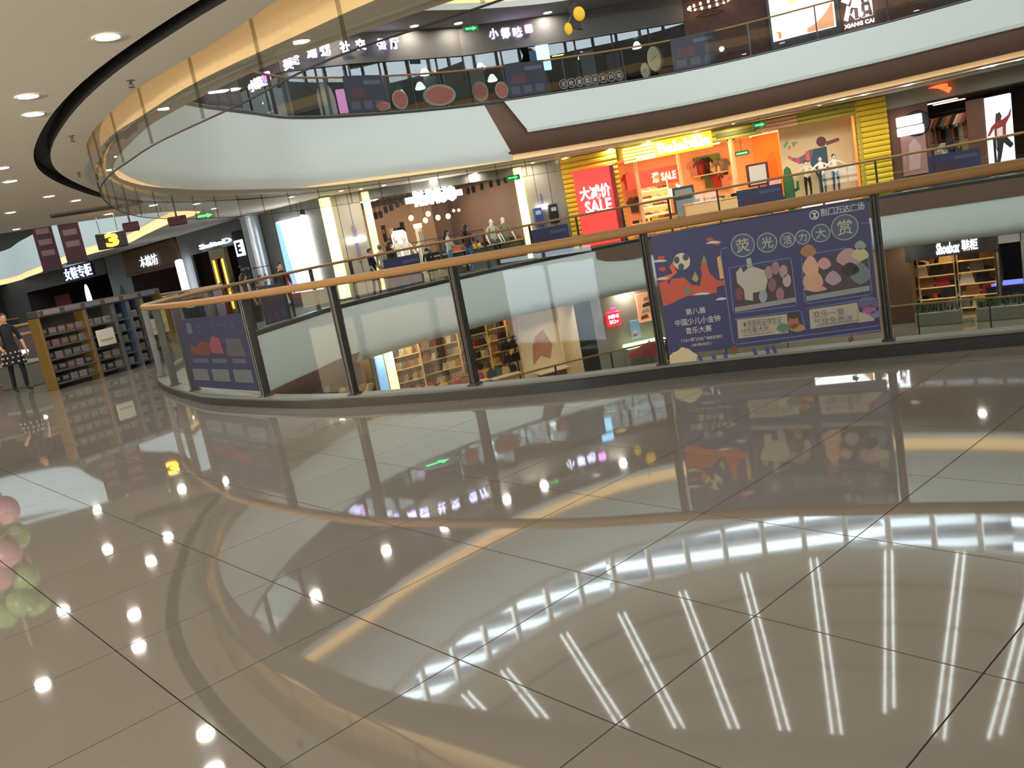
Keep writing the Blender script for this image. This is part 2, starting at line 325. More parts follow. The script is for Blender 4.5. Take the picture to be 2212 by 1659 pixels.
strip('trim_lower_band_brown', [(V1.off(spl, -.04), -1.42), (V1.off(spl, -.05), -1.42-.55*el), (V1.off(spl, .6), -1.42-.56*el)], M_brown, closed=False)
for nm, z in (('trim_basement_fascia', -5.0),): strip(nm, [(V1.at(sN), z), (V1.at(sN), z-1.6)], M_white)
# upper ceiling ring, clerestory and roof
strip('trim_ring_lip', [(V4.at(s4), 8.7), (V4.at(s4), 8.9), (V4.off(s4, .45), 8.9)], M_trimw, smooth=False)
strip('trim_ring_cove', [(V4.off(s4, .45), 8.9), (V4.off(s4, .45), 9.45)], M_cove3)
ng = np.linspace(V4.near((4, 10.2)), V4.near((-6.6, 20)), 60); strip('trim_ring_glow', [(V4.off(ng, .55), 8.69), (V4.off(ng, .8), 8.69)], M_cove3, closed=False)  # flat emissive strip standing for the glow of the near cove
strip('wall_ring', [(V4.off(s4, .45), 9.45), (V4.off(s4, .1), 9.5), (V4.off(s4, .1), 11.7)], M_white)
RC = np.array([3.8, 11.5])
ring = V4.off(s4, .3)
bm_ = MB(); vs = []
for k, (f, z) in enumerate([(1, 13.35), (.8, 13.55), (.6, 13.7), (.4, 13.8), (.2, 13.85), (.02, 13.86)]): vs += [tuple(RC+(p-RC)*f)+(z,) for p in ring]
bm_.add(vs, [(r*160+i, r*160+(i+1) % 160, (r+1)*160+(i+1) % 160, (r+1)*160+i) for r in range(5) for i in range(160)])
roof = struct(bm_.build('ceiling_roof', M_roof, smooth=True))
plate('ceiling_roof_deck', [(-46, -11), (46, -11), (46, 64), (-46, 64)], [V4.off(s4, .1), V2.off(s2, .3)], 11.6, M_out)
strip('wall_side_shaft', [(V2.off(s2, .3), 8.7), (V2.off(s2, .3), 11.6)], M_white)
plate('window_side_skylight', V2.off(s2, .3).tolist(), [], 11.55, glass('frosted_skylight', (.03, .031, .031), 1.3))  # unseen skylight added to light the side fascia; the dark tint dims it
win = thing('window_1', 'clerestory', 'window'); del win['label'], win['category']; struct(win)
npn = int(V4.L/1.55); tp = np.linspace(0, V4.L, npn, endpoint=False)
for i in range(npn):
    a, b = V4.off(tp[i], .1), V4.off(tp[(i+1) % npn], .1); f = FR(a, b)
    put('mullion', MB().rbox(-.1, -.09, 11.7, .1, .09, 13.36, .02).mesh('mullion', M_trimw), win, (a[0], a[1], 0), f.rz)
    put('pane', MB().box(.1, -.006, 11.8, f.L-.1, .006, 13.3).mesh('pane', M_win), win, (a[0], a[1], 0), f.rz)
strip('clerestory_sill', [(V4.off(s4, -.05), 11.62), (V4.off(s4, -.05), 11.8), (V4.off(s4, .3), 11.8)], M_trimw, parent=win, smooth=False)
strip('clerestory_head', [(V4.off(s4, -.05), 13.36), (V4.off(s4, -.05), 13.25), (V4.off(s4, .3), 13.25)], M_trimw, parent=win, smooth=False)
# double light strips running in from the clerestory, broken by the roof joints
starts = [(-5.2,24.9),(-3.6,26.9),(-2.22, 28.0), (0.1, 29.8), (2.41, 30.6), (4.97, 31.39), (7.59, 31.9), (10.43, 32.0), (13.19, 31.4), (15.41, 30.2), (17.4,28.6), (19.2,26.6)]
def roofz(p):
    t = np.linalg.norm(np.array(p)-RC); d = (np.array(p)-RC)/t; hi = max((q-RC)@d for q in ring if abs((q-RC)@np.array([-d[1], d[0]])) < .6 and (q-RC)@d > 0)
    return float(np.interp(t/hi, [0, .2, .4, .6, .8, 1], [13.86, 13.85, 13.8, 13.7, 13.55, 13.35]))
for i, p in enumerate(starts):
    p = np.array(p); d = RC-p; d /= np.linalg.norm(d); n = np.array([-d[1], d[0]]); L = 10.8+.5*math.sin(i*2.1)
    t = thing('roof_light', 'double white light line in the beige roof, %s of the fan from the left' % ORD[i+1], 'light', tuple(p)+(0,), 0, 'double roof light lines')
    for sd in (-1, 1):
        cuts = np.cumsum([.35]+[L/6*(.9+.2*random.random()) for _ in range(6)])
        for c0, c1 in zip(cuts[:-1], cuts[1:]):
            a = d*c0+n*sd*.12; b = d*(c1-.12)+n*sd*.12; za, zb = roofz(p+a)-.05, roofz(p+b)-.05; w = n*.03
            MB().add([(a-w).tolist()+[za], (a+w).tolist()+[za], (b+w).tolist()+[zb], (b-w).tolist()+[zb], (a-w).tolist()+[za+.04], (a+w).tolist()+[za+.04], (b+w).tolist()+[zb+.04], (b-w).tolist()+[zb+.04]],
                [(0,3,2,1),(4,5,6,7),(0,1,5,4),(1,2,6,5),(2,3,7,6),(3,0,4,7)]).build('light_tube', M_strip, t)
for k, r in enumerate((.86, .74, .62)):
    strip('trim_roof_joint', [(RC+(ring-RC)*r, [roofz(RC+(q-RC)*r)-.03 for q in ring]), (RC+(ring-RC)*(r+.006), [roofz(RC+(q-RC)*(r+.006))-.03 for q in ring])], M_out)
# outer walls (behind the camera one with tall windows letting the daylight in)
def wallbox(name, x0, y0, z0, x1, y1, z1, m=M_out): return struct(MB().box(x0, y0, z0, x1, y1, z1).build(name, m))
wallbox('wall_left', -44.3, -9, -10, -44, 62, 11.6); wallbox('wall_right', 44, -9, -10, 44.3, 62, 11.6); wallbox('wall_far', -44, 62, -10, 44, 62.3, 11.6)
ops = [(-2.6, -1.7), (-1.1, -.75), (15, 21), (-20, -13)]
xs = [-44]+sorted(v for o in ops for v in o)+[44]
for i in range(0, len(xs), 2): wallbox('wall_back', xs[i], -9.3, -10, xs[i+1], -9, 8.7)
for i, (a, b) in enumerate(sorted(ops)):
    wallbox('wall_back', a, -9.3, 3.0, b, -9, 8.7); wallbox('wall_back', a, -9.3, -10, b, -9, .1)
    w = struct(thing('window_%d' % (i+2), '', '')); del w['label'], w['category']
    for k in range(3):
        x0 = a+(b-a)*k/3; x1 = a+(b-a)*(k+1)/3; MB().box(x0+.04, -9.16, .15, x1-.04, -9.14, 2.95).build('pane', M_win, w); MB().box(x0-.04, -9.2, .1, x0+.04, -9.1, 3.0).build('mullion', M_steel, w)
wallbox('wall_back_upper', -44, -9.3, 8.7, 44, -9, 11.6)
# ------------------------------------------------------------------ near floor tiles (800 mm, laid on the diagonal)
TA = math.radians(40.3); ta = np.array([math.cos(TA), math.sin(TA)]); tn = np.array([-math.sin(TA), math.cos(TA)]); U0_, W0_ = .90, 1.815
fl = bpy.data.objects['floor']
def clip(poly, q, n):                                   # keep the side where (p-q).n >= 0
    out = []
    for i in range(len(poly)):
        a, b = poly[i], poly[(i+1) % len(poly)]; da, db = (a-q)@n, (b-q)@n
        if da >= 0: out.append(a)
        if (da >= 0) != (db >= 0): out.append(a+(b-a)*(da/(da-db)))
    return out
def inloop(L, p):
    q = L.q; x, y = p; c = False
    for (x1, y1), (x2, y2) in zip(q[:-1], q[1:]):
        if (y1 > y) != (y2 > y) and x < (x2-x1)*(y-y1)/(y2-y1)+x1: c = not c
    return c
def tilepoly(i, j):
    g = .0028; u0, u1 = U0_+.8*i+g, U0_+.8*(i+1)-g; w0, w1 = W0_+.8*j+g, W0_+.8*(j+1)-g
    pl = [ta*u+tn*w for u, w in ((u0, w0), (u1, w0), (u1, w1), (u0, w1))]; c = sum(pl)/4
    t = V1.near(c); q = V1.at(t)
    if np.linalg.norm(c-q) < .9: pl = clip(pl, V1.off(t, .05), V1.nrm(t))
    elif inloop(V1, c): return None, c
    return (pl if len(pl) >= 3 else None), c
cand = []; far_b = MB()
for i in range(-40, 60):
    for j in range(-40, 60):
        c = ta*(U0_+.8*(i+.5))+tn*(W0_+.8*(j+.5))
        if not (-20 < c[0] < 14 and -7 < c[1] < 24): continue
        if inloop(V2, c) or np.min(np.linalg.norm(V2.p-c, axis=1)) < .9: continue
        pl, c = tilepoly(i, j)
        if pl is None: continue
        v = np.array([c[0], c[1], 0])-CO; k = v@_F; vis = False
        if k > .5:
            x, y = W_/2+FPX*(v@CX)/k, H_/2-FPX*(v@CY)/k; vis = -250 < x < W_+250 and 300 < y < H_+350
        cand.append((not vis, np.hypot(*c), i, j, pl, c))
cand.sort(key=lambda t: t[:2])
proto = None
for k, (nv, d, i, j, pl, c) in enumerate(cand):
    if k < 300:
        b = MB(); n = len(pl); vs = [(p[0]-c[0], p[1]-c[1], 0) for p in pl]+[(p[0]-c[0], p[1]-c[1], -.011) for p in pl]
        b.add(vs, [tuple(range(n))]+[(a, (a+1) % n, (a+1) % n+n, a+n)[::-1] for a in range(n)])
        if n == 4 and abs(np.linalg.norm(pl[0]-pl[1])-.7944) < .002 and abs(np.linalg.norm(pl[1]-pl[2])-.7944) < .002:
            if proto is None: proto = b.mesh('tile', M_tile)
            put('tile', proto, fl, (c[0], c[1], 0))
        else: b.build('tile', M_tile, fl, (c[0], c[1], 0))
    else:
        n = len(pl); far_b.add([(p[0], p[1], 0) for p in pl]+[(p[0], p[1], -.011) for p in pl], [tuple(range(n))]+[(a, (a+1) % n, (a+1) % n+n, a+n)[::-1] for a in range(n)])
far_b.build('outlying_tiles', M_tile, fl)['kind'] = 'stuff'
# ------------------------------------------------------------------ guardrails
def loft(name, sv, prof, m, z0=0., parent=None, closed=True, smooth=False):      # closed profile swept round the opening
    b = MB(); n = len(sv); K = len(prof); vs = []
    for o, z in prof: vs += [(q[0], q[1], z0+z) for q in V1.off(sv, o)]
    b.add(vs, [(r*n+i, r*n+(i+1) % n, ((r+1) % K)*n+(i+1) % n, ((r+1) % K)*n+i) for r in range(K) for i in range(n if closed else n-1)])
    return b.build(name, m, parent, smooth=smooth)
def rail_system(z0, label, posts, m_pane, curb_h, o_=.09, post_w=.03, rail=(.05, .045), htop=1.33):
    t = thing('glass_guardrail', label, 'guardrail', (0, 0, 0), 0)
    sv = np.linspace(0, V1.L, 420, endpoint=False)
    c = htop-rail[1]; a_, b_ = rail
    prof = [(o_+a_*math.copysign(abs(math.cos(x))**.5, math.cos(x)), c+b_*math.copysign(abs(math.sin(x))**.5, math.sin(x))) for x in np.linspace(0, 2*math.pi, 12, endpoint=False)+.26]
    loft('handrail', sv, prof, M_rail, z0, t, smooth=True)
    loft('curb', sv, [(-.01, -.02), (-.01, curb_h-.012), (.0, curb_h), (.17, curb_h), (.18, curb_h-.012), (.18, -.02)], M_curb, z0, t)
    loft('curb_cap', sv, [(.0, curb_h), (.0, curb_h+.02), (.17, curb_h+.02), (.17, curb_h)], M_curbt, z0, t)
    pm = MB().rbox(-.012, -.045, curb_h, .012, .045, htop-2*b_, .004).rbox(-post_w, -.052, curb_h, -post_w+.014, .052, htop-2*b_+.005, .004).rbox(post_w-.014, -.052, curb_h, post_w, .052, htop-2*b_+.005, .004).rbox(-post_w-.02, -.075, curb_h+.005, post_w+.02, .075, curb_h+.04, .008).mesh('post', M_steel)
    ps = []
    for s_ in posts:
        q = V1.off(s_, o_); d = V1.tan(s_); ps.append(q); put('post', pm, t, (q[0], q[1], z0), math.atan2(d[1], d[0]))
    for i in range(len(ps)):
        f = FR(ps[i], ps[(i+1) % len(ps)])
        if f.L > 3: continue
        put('glass_pane', MB().box(post_w+.01, -.006, curb_h+.02, f.L-post_w-.01, .006, htop-2*b_-.012).mesh('glass_pane', m_pane), t, (ps[i][0], ps[i][1], z0), f.rz)
    return t, ps
def spaced(fixed, step):
    fx = sorted(fixed); out = []
    for i in range(len(fx)):
        a = fx[i]; b = fx[(i+1) % len(fx)]; L = (b-a) % V1.L or V1.L; n = max(1, round(L/step)) if L > 2.6 else 1
        out += [(a+L*k/n) % V1.L for k in range(n)]
    return sorted(out)
NEARP = [(-4.85, 13.09), (-4.03, 12.1), (-2.73, 10.28), (-1.51, 9.27), (-.15, 8.63), (1.37, 7.61), (3.09, 6.91)]
p_main = spaced([V1.near(p) if False else min(np.linspace(0, V1.L, 6000), key=lambda s: np.hypot(*(V1.off(s, .09)-np.array(p)))) for p in NEARP], 1.75)
g_main, PS = rail_system(0, 'glass guardrail with tan handrail and dark posts around the opening on this floor', p_main, M_glass, .10, htop=1.36, rail=(.055, .042))
g_up, _ = rail_system(5.5, 'glass guardrail with thin tan rail on the upper floor above white band', spaced([V1.near((0, 29))], 2.2), glass('tinted_upper_glass', (.72, .76, .74), 1.5), .06, post_w=.02, rail=(.035, .03), htop=1.2)
g_lo, _ = rail_system(-5.0, 'glass guardrail on the lower floor before the bag and shoe shops', spaced([V1.near((0, 29))], 2.2), glass('lower_glass', (.86, .9, .88), 1.45), .08, post_w=.02, rail=(.035, .03), htop=1.3)
# hanging smoke curtain under the near ceiling edge
sm = thing('smoke_barrier', 'hanging clear glass smoke barrier along the curved ceiling edge', 'barrier', (0, 0, 0))
e1 = LIP.near((2.95, 31.5)); e0 = LIP.near((20, -2)); e0 = e0-LIP.L if e0 > e1 else e0
ns_ = int((e1-e0)/1.15); ts = np.linspace(e0, e1, ns_+1)
for a, b_ in zip(ts[:-1], ts[1:]):
    pa, pb = LIP.off(a, -.03), LIP.off(b_, -.03); f = FR(pa, pb)
    sub = np.linspace(a, b_, 5); vs = []
    g = MB()
    for k in range(4):
        q0, q1 = LIP.off(sub[k], -.03), LIP.off(sub[k+1], -.03); nn = LIP.nrm(sub[k])*.005
        g.add([(q[0]+s_*nn[0]-pa[0], q[1]+s_*nn[1]-pa[1], z) for s_ in (-1, 1) for z in (2.98, 3.8) for q in (q0, q1)], [(0,1,3,2), (4,6,7,5), (0,4,5,1)])
    g.build('glass_pane', M_smoke, sm, (pa[0], pa[1], 0))
    put('clamp', MB().box(-.012, -.012, 3.0, .012, .012, 3.8).mesh('clamp', glass('seam_shade', (.5, .5, .47), 1.2)), sm, (pa[0], pa[1], 0), f.rz)
tt = np.linspace(e0, e1, 260); strip('bottom_rail', [(LIP.off(tt, -.038), 2.986), (LIP.off(tt, -.038), 2.974), (LIP.off(tt, -.022), 2.974), (LIP.off(tt, -.022), 2.986)], M_slot, closed=False, parent=sm, smooth=False)
# ------------------------------------------------------------------ downlights
ringm = MB().lathe([(.088, -.004), (.112, -.012), (.118, 0), (.086, .0)], 20).mesh('trim_ring', M_trimw, True)
discm = MB().lathe([(.0005, -.003), (.05, -.003), (.088, -.002)], 20).mesh('diffuser', M_down)
discf = MB().lathe([(.0005, -.003), (.05, -.003), (.088, -.002)], 14).mesh('diffuser', M_downf)
def downlight(x, y, z, label, near=False, group=None, sc=1.0):
    t = thing('downlight', label, 'downlight', (x, y, z-.002), 0, group); put('trim_ring', ringm, t, scale=(sc,)*3); put('diffuser', discm if near else discf, t, scale=(sc,)*3)
NL = [(-2.7, 7.15), (-3.9, 8.49), (-4.25, 9.28), (-7.27, 11.44), (-6.18, 12.15), (-6.78, 13.47), (-8.35, 14.28), (-7.51, 16.11), (-8.96, 17.48), (-7.69, 17.53), (-10.78, 21.08)]
NL[0] = (-2.55, 7.1)
lbls = ['largest ceiling downlight, nearest to the camera by the black slot', 'second large downlight outside the black slot, below the largest', 'downlight close outside the black slot mirrored brightest on the floor', 'downlight far out to the left beyond the frame edge', 'downlight at the left frame edge level with the slot bend', 'downlight just above the left frame edge spot near slot bend', 'outlying downlight left of the slot bend', 'downlight just behind the black slot end, left one of two', 'downlight at the left edge behind the slot end pair', 'downlight just behind the black slot end, right one of two', 'last downlight of the near ceiling before the second opening']
for (x, y), l in zip(NL, lbls): downlight(x, y, 3.52, l, True)
for k, (x, y) in enumerate([(-.2, 4.2), (-3.6, 4.6), (-6.4, 6.8), (1.8, 2.2), (-1.6, 1.2), (-5, 1.6), (-9, 9), (-11.5, 12.5), (5, 0), (-8.5, 4), (2, -3), (-3, -3), (-12, 7), (-14, 15), (7.5, -3)]):
    downlight(x, y, 3.52, 'downlight of the near ceiling out of view overhead', True, 'overhead ceiling downlights')
FL = [(331, 443), (234, 462), (425, 440), (463, 450), (590, 460), (650, 440), (630, 425), (737, 412), (905, 398), (935, 388), (1027, 373), (1096, 366), (1010, 389), (1017, 398), (1220, 341), (1301, 330), (1318, 321), (1488, 291), (1503, 284), (1584, 267), (1680, 253), (1770, 227), (1866, 205), (2125, 143), (2144, 140), (490, 491), (440, 505), (362, 530), (295, 552), (268, 560), (215, 577), (172, 592)]
FL += [(1150, 352), (830, 400), (700, 424), (1400, 305), (1640, 262), (1820, 214), (1960, 182), (2200, 128), (780, 408)]
def ordn(n): return '%d%s' % (n, 'th' if 10 <= n % 100 <= 20 else {1: 'st', 2: 'nd', 3: 'rd'}.get(n % 10, 'th'))
for k, (px, py) in enumerate(sorted(FL)):
    p = atz(px, py, 3.52); d = p[:2]/np.hypot(p[0], p[1]); r = min(np.hypot(p[0], p[1]), 58)
    while inloop(V1, d*r) or inloop(V1, d*(r-.5)) or (inloop(V2, d*r)): r += .3
    downlight(d[0]*r, d[1]*r, 3.52, 'small round downlight in the far ceiling, %s from the left of the far row' % ordn(k+1), False, 'downlights across the opening', 1.15)
for k, (px, py) in enumerate([(733, 58), (895, 56), (990, 50), (1183, 27)]):
    p = atz(px, py, 8.7); downlight(p[0], p[1], 8.7, ['first upper floor downlight from the left, over the restaurant sign', 'second upper floor downlight, between the barrier seams', 'third upper floor downlight, by the green exit sign', 'fourth upper floor downlight, left of the yellow hanging sign'][k], False, None, 1.6)
for s_ in np.linspace(0, V4.L, 26, endpoint=False):
    q = V4.off(s_, 2.4)
    if not inloop(V2, q) and math.hypot(q[0], q[1]-33) > 4 and not (-1 < q[0] < 9 and q[1] > 30): downlight(q[0], q[1], 8.7, 'round downlight in the upper ceiling around the roof opening', False, 'upper ceiling ring downlights', 1.7)
for s_ in np.linspace(0, V1.L, 34, endpoint=False):
    q = V1.off(s_, 2.6)
    if q[1] > 12 and not inloop(V2, q) and np.min(np.linalg.norm(V2.p-q, axis=1)) > .4: downlight(q[0], q[1], -1.8, 'round downlight in the lower floor ceiling', False, 'lower floor downlights', 1.3)
# sprinklers and a ceiling vent
for k, (px, py, l) in enumerate([(282, 178, 'upper sprinkler head on the ceiling strip inside the slot'), (155, 297, 'lower sprinkler head on the ceiling strip inside the slot'), (170, 375, 'small sprinkler head on the strip at the slot bend')]):
    p = atz(px, py, 3.50); t = thing('sprinkler', l, 'sprinkler', (p[0], p[1], 3.52))
    MB().lathe([(.0005, -.004), (.035, -.006), (.04, 0)], 12).build('escutcheon', M_lsteel, t); MB().lathe([(.012, 0), (.012, -.03), (.02, -.035), (.0005, -.036)], 8).build('body', M_steel, t)
    MB().tube([(-.018, 0, -.03), (-.02, 0, -.05), (0, 0, -.062)], .003, 5).tube([(.018, 0, -.03), (.02, 0, -.05), (0, 0, -.062)], .003, 5).build('frame_arm', M_steel, t); MB().lathe([(.0005, -.062), (.03, -.064), (.03, -.067), (.0005, -.068)], 10).build('deflector', M_steel, t)
# ------------------------------------------------------------------ shop line helpers
def R2(f, tl, br, dep=0.):
    x0, z1 = f.hit(*tl, dep); x1, z0 = f.hit(*br, dep); return min(x0, x1), max(x0, x1), min(z0, z1), max(z0, z1)
def T(f, x, dep, z, name, label, cat, group=None): return thing(name, label, cat, f.w(x, dep, z), f.rz, group)
def chain(pts): P = [sf(*p)[0] for p in pts]; return [FR(a, b) for a, b in zip(P[:-1], P[1:])]
def wallseg(f, z0, z1, m, name='wall_far', th=.25): return struct(put(name, MB().box(0, 0, z0, f.L, th, z1).mesh(name, m), None, f.w(0, 0, 0), f.rz))
def room(f, z0, z1, dep, mw, mf, mc, light=None, x0=0, x1=None):
    x1 = f.L if x1 is None else x1; o = f.w(0, 0, 0)
    struct(put('wall_shop', MB().box(x0, dep, z0, x1, dep+.1, z1).box(x0-.06, .02, z0, x0, dep, z1).box(x1, .02, z0, x1+.06, dep, z1).mesh('wall_shop', mw), None, o, f.rz))
    struct(put('floor_shop', MB().box(x0, .0, z0-.02, x1, dep, z0+.01).mesh('floor_shop', mf), None, o, f.rz))
    struct(put('ceiling_shop', MB().box(x0, .0, z1-.16, x1, dep, z1-.1).mesh('ceiling_shop', mc), None, o, f.rz))
    if light:
        n = max(1, int((x1-x0)/2.2)); w = (x1-x0)/n; b = MB()
        for k in range(n):
            for y in (dep*.25, dep*.6): b.rbox(x0+w*(k+.5)-.55, y-.25, z1-.185, x0+w*(k+.5)+.55, y+.25, z1-.16, .01)
        struct(put('ceiling_shop_light', b.mesh('ceiling_shop_light', light), None, o, f.rz))
def plane_text(f, body, tl, br, dep, m, parent, par_loc, d=.04, bold=0, shear=0):
    x0, x1, z0, z1 = R2(f, tl, br, dep); return text(body, x1-x0, z1-z0, m, parent, ((x0+x1)/2-par_loc[0], -par_loc[1]+dep-d/2, (z0+z1)/2-par_loc[2]), d, bold, shear=shear)
def poly_px(f, pts, dep, org, th=.02, name='shape', m=None, parent=None):
    q = [f.hit(x, y, dep) for x, y in pts]; return MB().prism([(x-org[0], z-org[2]) for x, z in q], dep-org[1]-th, dep-org[1]).build(name, m, parent)
def circ(cx, cy, r, n=20, sx=1, sy=1): return [(cx+r*sx*math.cos(2*math.pi*k/n), cy+r*sy*math.sin(2*math.pi*k/n)) for k in range(n)]
# ------------------------------------------------------------------ people and mannequins
def figure(name, label, cat, loc, rz, H=1.65, skin=(206, 160, 128), top=(60, 60, 70), legs=(60, 70, 100), shoe=(40, 38, 36), hair=(26, 22, 20), arms=((.1, .0), (.1, .0)), stride=.08, skirt=None, longhair=False, plain=None, lean=0., sleeve=False, dots=False):
    k = H/1.7; t = thing(name, label, cat, loc, rz)
    J = {'pel': (0, 0, .96), 'wst': (0, -.01-lean*.3, 1.12), 'chs': (0, -.01-lean*.7, 1.33), 'nk0': (0, .01-lean, 1.46), 'nk1': (0, -.005-lean*1.15, 1.54), 'hd': (0, -.02-lean*1.3, 1.61)}
    Rr = {'pel': (.15, .11), 'wst': (.125, .09), 'chs': (.155, .1), 'nk0': (.07, .06), 'nk1': (.05, .05), 'hd': (.062, .07)}
    E_ = [('pel', 'wst', 1), ('wst', 'chs', 1), ('chs', 'nk0', 1), ('nk0', 'nk1', 0), ('nk1', 'hd', 0)]
    tips = []
    for sd, (fw, out) in zip((-1, 1), arms):
        s = 'l' if sd < 0 else 'r'; sh = np.array([sd*.185, -lean, 1.40]); el = sh+np.array([sd*(.05+out*.25), -fw*.12, -.285+fw*.04]); fa = np.array([sd*(.0+out*.1)-sd*fw*.06, -.06-fw*.22, -.24+fw*.2]); fa = fa/np.linalg.norm(fa)*.25; wr = el+fa; hn = wr+fa/np.linalg.norm(fa)*.075
        J.update({s+'sh': sh, s+'el': el, s+'wr': wr, s+'hn': hn}); Rr.update({s+'sh': (.062, .06), s+'el': (.043, .043), s+'wr': (.029, .026), s+'hn': (.037, .018)})
        E_ += [('nk0', s+'sh', 1), (s+'sh', s+'el', 1), (s+'el', s+'wr', 1 if sleeve else 0), (s+'wr', s+'hn', 0)]; tips.append((hn, fa/np.linalg.norm(fa), sd))
        hp = np.array([sd*.09, 0, .90]); kn = np.array([sd*.10, -.03-sd*stride*.8, .50]); an = np.array([sd*.10, .02-sd*stride, .085]); to = an+np.array([sd*.02, -.16, -.05])
        J.update({s+'hp': hp, s+'kn': kn, s+'an': an, s+'to': to}); Rr.update({s+'hp': (.092, .09), s+'kn': (.06, .06), s+'an': (.042, .045), s+'to': (.045, .032)})
        E_ += [('pel', s+'hp', 2), (s+'hp', s+'kn', 2), (s+'kn', s+'an', 2), (s+'an', s+'to', 3)]
    nm = list(J); me = bpy.data.meshes.new('b'); me.from_pydata([tuple(np.array(J[n])*k) for n in nm], [(nm.index(a), nm.index(b)) for a, b, c in E_], [])
    o = bpy.data.objects.new('b', me); COL.objects.link(o); md = o.modifiers.new('s', 'SKIN'); md.use_smooth_shade = True
    for i, n in enumerate(nm): me.skin_vertices[0].data[i].radius = (Rr[n][0]*k, Rr[n][1]*k)
    me.skin_vertices[0].data[0].use_root = True
    o.modifiers.new('u', 'SUBSURF').levels = 1
    dg = bpy.context.evaluated_depsgraph_get(); dg.update(); em = bpy.data.meshes.new_from_object(o.evaluated_get(dg)); bpy.data.objects.remove(o); bpy.data.meshes.remove(me)
    b = MB(); vs = [tuple(v.co) for v in em.vertices]
    segs = [(np.array(J[a])*k, np.array(J[c])*k, m) for a, c, m in E_]
    for p in em.polygons:
        c = np.mean([vs[i] for i in p.vertices], 0); best = (9, 0)
        for a, e, m in segs:
            d = e-a; u = min(1, max(0, (c-a)@d/(d@d))); dd = np.linalg.norm(c-a-d*u)
            if dd < best[0]: best = (dd, m)
        b.f.append(tuple(p.vertices)); b.mi.append(best[1])
    b.v = vs; bpy.data.meshes.remove(em)
    hd = np.array([0, -.025-lean*1.3, 1.625])*k
    b.ell(hd, .074*k, .092*k, .112*k, 14, 9, 0); b.ell(hd+np.array([0, -.09, -.012])*k, .013*k, .022*k, .02*k, 6, 4, 0); b.ell(hd+np.array([0, -.078, -.055])*k, .026*k, .014*k, .009*k, 8, 4, 0)
    for sd in (-1, 1): b.ell(hd+np.array([sd*.075, .005, -.005])*k, .012*k, .022*k, .032*k, 6, 4, 0)
    for hn, fd, sd in tips:
        h = hn*k; a = np.cross(fd, [sd, 0, 0]); a /= np.linalg.norm(a)+1e-9
        for q in range(4):
            p0 = h+a*(q-1.5)*.019*k; L = (.062, .072, .068, .052)[q]*k; p1 = p0+fd*L*.55; p2 = p1+(fd*.8+np.array([-sd*.5, 0, 0]))*L*.5; b.tube([p0, p1, p2], [.0095*k, .0085*k, .007*k], 5, m=0)
        p0 = h-fd*.03*k+a*-.035*k; b.tube([p0, p0+(fd*.6-a*.6)*.035*k, p0+(fd-a*.4)*.06*k], [.011*k, .01*k, .008*k], 5, m=0)
    ms = [pnt(plain)]*4 if plain and name == 'mannequin' and top is None else [pnt(skin), fab(top), fab(legs), pnt(shoe)]
    b.build('body', ms, t, smooth=True)
    for sd in (-1, 1):
        if not plain: MB().ell(hd+np.array([sd*.032, -.086, .012])*k, .013*k, .007*k, .007*k, 8, 4).build('eye', M_black, t)
    if hair:
        h = MB(); h.ell(hd+np.array([0, .018, .028])*k, .086*k, .098*k, .104*k, 14, 8)
        if longhair: h.tube([hd+np.array([0, .06, .04])*k, hd+np.array([0, .085, -.1])*k, hd+np.array([0, .09, -.26])*k], [.075*k, .085*k, .05*k], 9)
        h.build('hair', pnt(hair), t, smooth=True)
    if skirt:
        sk = MB().lathe([(.13*k, 1.05*k), (.17*k, .9*k), (.25*k, .62*k), (.245*k, .61*k), (.16*k, .88*k)], 22); s_ = sk.build('skirt', fab(skirt), t, smooth=True)
        if dots:
            d = MB()
            for z in (.68, .78, .88):
                for q in range(12):
                    th = 2*math.pi*(q+(z*50 % 2)*.25)/12; r = np.interp(z, [.62, .9], [.252, .172])*k; d.ell((r*math.cos(th), r*math.sin(th), z*k), .022*k, .022*k, .022*k, 8, 4)
            d.build('dots', pnt((210, 205, 200)), s_)
    return t
